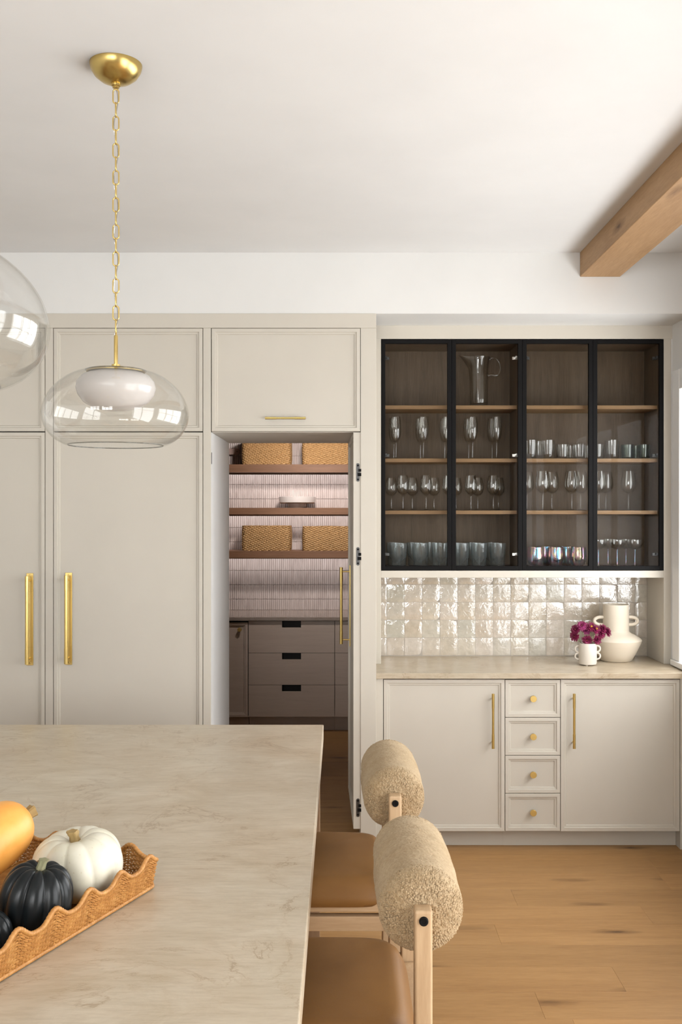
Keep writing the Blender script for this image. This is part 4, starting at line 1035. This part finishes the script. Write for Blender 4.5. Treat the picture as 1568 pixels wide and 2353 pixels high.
# ================================================================== pendants
def link_mesh():
    p = []; hl, hw = 0.0205-0.0095+0.002, 0.0085
    hl = 0.0125
    for k in range(12): a = PI*k/11; p.append((hw*math.cos(a), 0, hl+hw*math.sin(a)))
    for k in range(12): a = PI+PI*k/11; p.append((hw*math.cos(a), 0, -hl+hw*math.sin(a)))
    return MB().tube(p, 0.0021, 8, closed=True).mesh('chain_link', M['brass'], 60)
lm = link_mesh()
pdp = 2.945; pX = X(266.5, pdp)
def pendant(loc, lb):
    t = thing('pendant_light', lb, 'pendant lamp', loc, 0, 'glass pendant lamps over the island')
    zc = CEIL - loc[2]           # ceiling height in local frame (origin at the shade's lower rim)
    part('canopy', MB().lathe([(0.0775, zc), (0.0775, zc-0.003), (0.074, zc-0.016), (0.063, zc-0.034), (0.045, zc-0.048), (0.022, zc-0.0565), (0.0, zc-0.059)], 56), M['brassd'], t, smooth=50)
    part('canopy_nut', MB().lathe([(0, zc-0.055), (0.0135, zc-0.056), (0.0145, zc-0.060), (0.0135, zc-0.064), (0.010, zc-0.066), (0.010, zc-0.070), (0, zc-0.071)], 24), M['brassd'], t, smooth=40)
    ztop = zc-0.075; zbot = 0.335
    nl = 18; pitch = (ztop-zbot)/nl
    for i in range(nl):
        link('chain_link', lm, t, (0, 0, ztop-(i+0.5)*pitch), (0, 0, PI/2+0.15 if i % 2 else 0.1))
    pth = []
    for i in range(120):
        u = i/119; z = ztop+0.004-(ztop-zbot+0.01)*u; a = u*nl*PI/2*1.0
        pth.append((0.0058*math.sin(a*1.02), 0.0058*math.cos(a*1.02), z))
    part('cord', MB().tube(pth, 0.0017, 6), M['cord'], t, smooth=60)
    part('stem', MB().lathe([(0, 0.328), (0.004, 0.33), (0.0058, 0.326), (0.0058, 0.243), (0.0125, 0.242), (0.0125, 0.236), (0.006, 0.235), (0.006, 0.229), (0, 0.229)], 24).tube([(0, 0, 0.325), (0, 0, 0.345)], 0.003, 8), M['brass'], t, smooth=40)
    part('cap_plate', MB().lathe([(0, 0.2275), (0.082, 0.2265), (0.086, 0.2225), (0.086, 0.219), (0, 0.219)], 48), M['brassd'], t, smooth=40)
    part('diffuser', MB().lathe([(0.078, 0.2185), (0.100, 0.208), (0.114, 0.190), (0.1175, 0.172), (0.112, 0.152), (0.096, 0.130), (0.070, 0.113), (0.036, 0.105), (0, 0.103)], 56), M['opal'], t, smooth=60)
    outer = [(0.088, 0.2235), (0.118, 0.2165), (0.150, 0.199), (0.182, 0.171), (0.204, 0.139), (0.2150, 0.105), (0.2155, 0.085), (0.209, 0.058), (0.195, 0.034), (0.173, 0.014), (0.150, 0.002), (0.1405, 0.0)]
    # smooth the profile
    prof = []
    for i in range(len(outer)-1):
        p0 = outer[max(0, i-1)]; p1 = outer[i]; p2 = outer[i+1]; p3 = outer[min(len(outer)-1, i+2)]
        for k in range(5):
            u = k/5
            prof.append(tuple(0.5*((2*p1[j])+(-p0[j]+p2[j])*u+(2*p0[j]-5*p1[j]+4*p2[j]-p3[j])*u*u+(-p0[j]+3*p1[j]-3*p2[j]+p3[j])*u**3) for j in (0, 1)))
    prof.append(outer[-1])
    inner = [(r-0.0025, z+(0.0015 if i > len(prof)*0.8 else -0.0015 if i < 8 else 0)) for i, (r, z) in enumerate(prof)][::-1]
    gs = part('glass_shade', MB().lathe(prof+inner, 96), M['shade'], t, smooth=60)
    part('rim_edge', MB().tube([(0.1395*math.cos(2*PI*k/96), 0.1395*math.sin(2*PI*k/96), 0.0008) for k in range(96)], 0.0015, 6, closed=True), M['edgeglass'], gs, smooth=60)
    part('rim_edge', MB().tube([(0.0885*math.cos(2*PI*k/96), 0.0885*math.sin(2*PI*k/96), 0.2236) for k in range(96)], 0.0015, 6, closed=True), M['edgeglass'], gs, smooth=60)
    return t
pendant((pX, Yd(pdp), 1.945), 'clear glass pendant lamp hanging by a brass chain, wholly in view')
pendant((pX-0.004, Yd(1.53), 1.945), 'clear glass pendant lamp cut off by the left frame edge, nearer the viewer')

# ================================================================== wicker tray and squashes
corner = Vector((-0.413, Yd(2.189))); u_ = Vector((-0.397, -0.918)).normalized(); v_ = Vector((-0.918, 0.397)).normalized()
BL, BW = 0.62, 0.37
bc = corner + u_*BL/2 + v_*BW/2
rz = math.atan2(u_.y, u_.x)          # local +x runs along the long side
bk = thing('wicker_tray', 'honey coloured wicker tray with scalloped rim holding squashes on the island', 'basket', (bc.x, bc.y, 0.9155), rz)
Rr = 0.018
def outl(q):   # rounded rectangle by arc length
    sx, sy = BL/2-Rr, BW/2-Rr
    segs = [2*sx, PI*Rr/2, 2*sy, PI*Rr/2, 2*sx, PI*Rr/2, 2*sy, PI*Rr/2]
    cn = [(sx, -sy), (sx, sy), (-sx, sy), (-sx, -sy)]; stt = [(-sx, -BW/2), (BL/2, -sy), (sx, BW/2), (-BL/2, sy)]; drr = [(1, 0), (0, 1), (-1, 0), (0, -1)]
    q = q % sum(segs)
    for i, ln in enumerate(segs):
        if q <= ln or i == 7:
            j = i//2
            if i % 2 == 0: return (stt[j][0]+drr[j][0]*q, stt[j][1]+drr[j][1]*q), (drr[j][1], -drr[j][0])
            a = -PI/2+j*PI/2+q/Rr; return (cn[j][0]+Rr*math.cos(a), cn[j][1]+Rr*math.sin(a)), (math.cos(a), math.sin(a))
        q -= ln
PER = 2*(BL-2*Rr)+2*(BW-2*Rr)+2*PI*Rr
NSC = round(PER/0.103); lam = PER/NSC
off_ = 0.0
def rimh(q): 
    c_ = math.cos(2*PI*(q-off_)/lam)
    return 0.066 + 0.0115*(c_+0.18*math.cos(4*PI*(q-off_)/lam))
# let a crest sit near the corner seen at right: long side y=+BW/2 (local) ends at x=-BL/2
NST = 2*round(PER/0.0085/2); sp_ = PER/NST
wv = MB(); rows = 13
for rI in range(rows):
    path = []
    for i in range(NST*4):
        q = PER*i/(NST*4); (x, y), (nx, ny) = outl(q)
        o_ = 0.0016*math.cos(PI*q/sp_ + rI*PI); fr_ = (rI+0.5)/rows
        z = 0.006 + (rimh(q)-0.010)*fr_
        lean = 0.010*fr_
        path.append((x+nx*(o_+lean), y+ny*(o_+lean), z))
    wv.tube(path, 0.0021, 5, closed=True)
tag(part('woven_strands', wv, M['wicker'], bk, smooth=70), kind='stuff')
sk = MB()
for i in range(NST):
    q = sp_*(i+0.0); (x, y), (nx, ny) = outl(q); h_ = rimh(q)
    sk.tube([(x, y, 0.002), (x+nx*0.010, y+ny*0.010, h_)], 0.0016, 5)
tag(part('stakes', sk, M['wicker'], bk, smooth=70), kind='stuff')
def wrapped(zf, lean, rad, name):
    mb = MB(); path = []; rs = []
    n_ = int(PER/0.0011)
    for i in range(n_):
        q = PER*i/n_; (x, y), (nx, ny) = outl(q)
        path.append((x+nx*lean, y+ny*lean, zf(q))); rs.append(rad*(0.86+0.16*abs(math.sin(PI*q/0.0062))))
    part(name, mb.tube(path, rs, 9, closed=True), M['wicker'], bk, smooth=70)
wrapped(lambda q: rimh(q)+0.001, 0.0105, 0.0050, 'rim')
wrapped(lambda q: 0.0056, 0.002, 0.0042, 'base_rim')
part('tray_floor', MB().box(-BL/2+0.006, BL/2-0.006, -BW/2+0.006, BW/2-0.006, 0.002, 0.007), M['wicker'], bk)

def ribbed_fruit(name, R_, Ht, ribs, depth, dim_t, dim_b, mat, pw=0.85, n=144, m=48, taper=0.0):
    vs = []; fs = []
    for j in range(m+1):
        t_ = PI*j/m
        for k in range(n):
            a = 2*PI*k/n
            rb = abs(math.sin(ribs*a/2)); rbv = 1-depth*(1-rb**0.55)*math.sin(t_)**0.4
            r = R_*(math.sin(t_)**pw)*rbv*(1-taper*(1-math.cos(t_))/2)
            c_ = math.cos(t_); z = Ht/2*(abs(c_)**0.95)*(1 if c_ > 0 else -1)
            f = r/R_
            z -= dim_t*math.exp(-(f/0.30)**2) if c_ > 0 else -dim_b*math.exp(-(f/0.35)**2)
            z *= 1.0
            if c_ > 0: z -= (1-rb**0.5)*depth*Ht*0.28*math.exp(-((f-0.45)/0.4)**2)
            vs.append((r*math.cos(a), r*math.sin(a), z))
    for j in range(m):
        for k in range(n): fs.append((j*n+k, j*n+(k+1)%n, (j+1)*n+(k+1)%n, (j+1)*n+k))
    mb = MB().add(vs, fs)
    me = bpy.data.meshes.new(name); me.from_pydata(mb.v, [], mb.f)
    bmm = bmesh.new(); bmm.from_mesh(me); bmesh.ops.remove_doubles(bmm, verts=bmm.verts, dist=1e-6); bmesh.ops.recalc_face_normals(bmm, faces=bmm.faces); bmm.to_mesh(me); bmm.free()
    me.materials.append(mat); me.polygons.foreach_set('use_smooth', [True]*len(me.polygons))
    return me
def fruit_stem(path, rs, mat, n=10, rib=0.18):
    mb = MB(); P = [Vector(p) for p in path]; vs = []; fs = []
    for i, p in enumerate(P):
        for k in range(n*2):
            a = PI*k/n; r = rs[i]*(1+rib*(1 if k % 4 < 2 else -1)*0.6); vs.append((p.x+r*math.cos(a), p.y+r*math.sin(a), p.z))
    nn = n*2
    for i in range(len(P)-1):
        for k in range(nn): fs.append((i*nn+k, i*nn+(k+1)%nn, (i+1)*nn+(k+1)%nn, (i+1)*nn+k))
    fs.append(tuple((len(P)-1)*nn+k for k in range(nn)))
    return mb.add(vs, fs)
zb = 0.9155+0.0075
# white pumpkin
wp = thing('white_pumpkin', 'white ribbed pumpkin with dry tan stem at the far end of the tray', 'pumpkin', (-0.558, Yd(2.115), zb+0.006))
b_ = link('flesh', ribbed_fruit('flesh', 0.0965, 0.140, 10, 0.07, 0.020, 0.016, M['pumpkin'], 0.72), wp, (0, 0, 0.066)); tag(b_, 'creamy white ribbed skin')
part('stem', fruit_stem([(0, 0, -0.006), (0.0, 0, 0.006), (-0.001, 0, 0.016), (-0.003, -0.002, 0.026), (-0.004, -0.003, 0.030)], [0.017, 0.011, 0.009, 0.0125, 0.011], M['stem']), M['stem'], wp, smooth=50, loc=(0.0, 0, 0.112))
wp.rotation_euler = (math.radians(4), math.radians(-6), 0.3)
# dark acorn squash
as_ = thing('acorn_squash', 'glossy black ribbed acorn squash in front of the white pumpkin', 'squash', (-0.606, Yd(1.930), zb))
link('flesh', ribbed_fruit('flesh', 0.0715, 0.142, 10, 0.16, 0.014, 0.004, M['acorn'], 0.78), as_, (0, 0, 0.070))
part('stem', fruit_stem([(0, 0, -0.004), (0, 0, 0.006), (0.002, 0, 0.016), (0.004, 0, 0.024)], [0.013, 0.0085, 0.0075, 0.009], M['gstem']), M['sqstem'], as_, smooth=50, loc=(0, 0, 0.124))
as_.rotation_euler = (math.radians(3), math.radians(8), 0.2)
# small dark squash at the frame edge
a2 = thing('acorn_squash', 'small dark squash in the tray cut off by the left frame edge', 'squash', (-0.652, Yd(1.825), zb))
link('flesh', ribbed_fruit('flesh', 0.043, 0.085, 10, 0.15, 0.006, 0.003, M['acorn'], 0.8), a2, (0, 0, 0.042))
part('stem', fruit_stem([(0, 0, -0.003), (0, 0, 0.005), (0.001, 0, 0.012)], [0.008, 0.005, 0.0055], M['gstem']), M['sqstem'], a2, smooth=50, loc=(0, 0, 0.078))
# orange squash lying across
p0 = Vector((-0.700, Yd(2.165), 1.075)); p1 = Vector((-0.845, Yd(1.985), 0.990))
axv = (p1-p0); Ls = axv.length
os_ = thing('butternut_squash', 'smooth orange squash lying at the left edge behind the black squash', 'squash', p0)
prof = [(0.0, -0.006), (0.012, -0.012), (0.028, -0.010), (0.046, 0.002), (0.060, 0.024), (0.068, 0.055), (0.071, 0.095), (0.073, 0.14), (0.076, 0.19), (0.072, 0.23), (0.055, 0.258), (0.028, 0.272), (0, 0.275)]
q = Vector((0, 0, 1)).rotation_difference(axv.normalized())
fl_ = part('flesh', MB().lathe(prof, 64), M['orange'], os_, smooth=80, rot=q.to_euler())
sm = fl_.modifiers.new('subsurf', 'SUBSURF'); sm.levels = 1; sm.render_levels = 1
part('stem', fruit_stem([(0, 0, 0.014), (0.001, 0, -0.006), (0.002, 0, -0.020), (0.004, 0, -0.030)], [0.0145, 0.0125, 0.0115, 0.013], M['stem'], 8, 0.25), M['stem'], os_, smooth=40, rot=q.to_euler(), loc=(0, 0, 0))
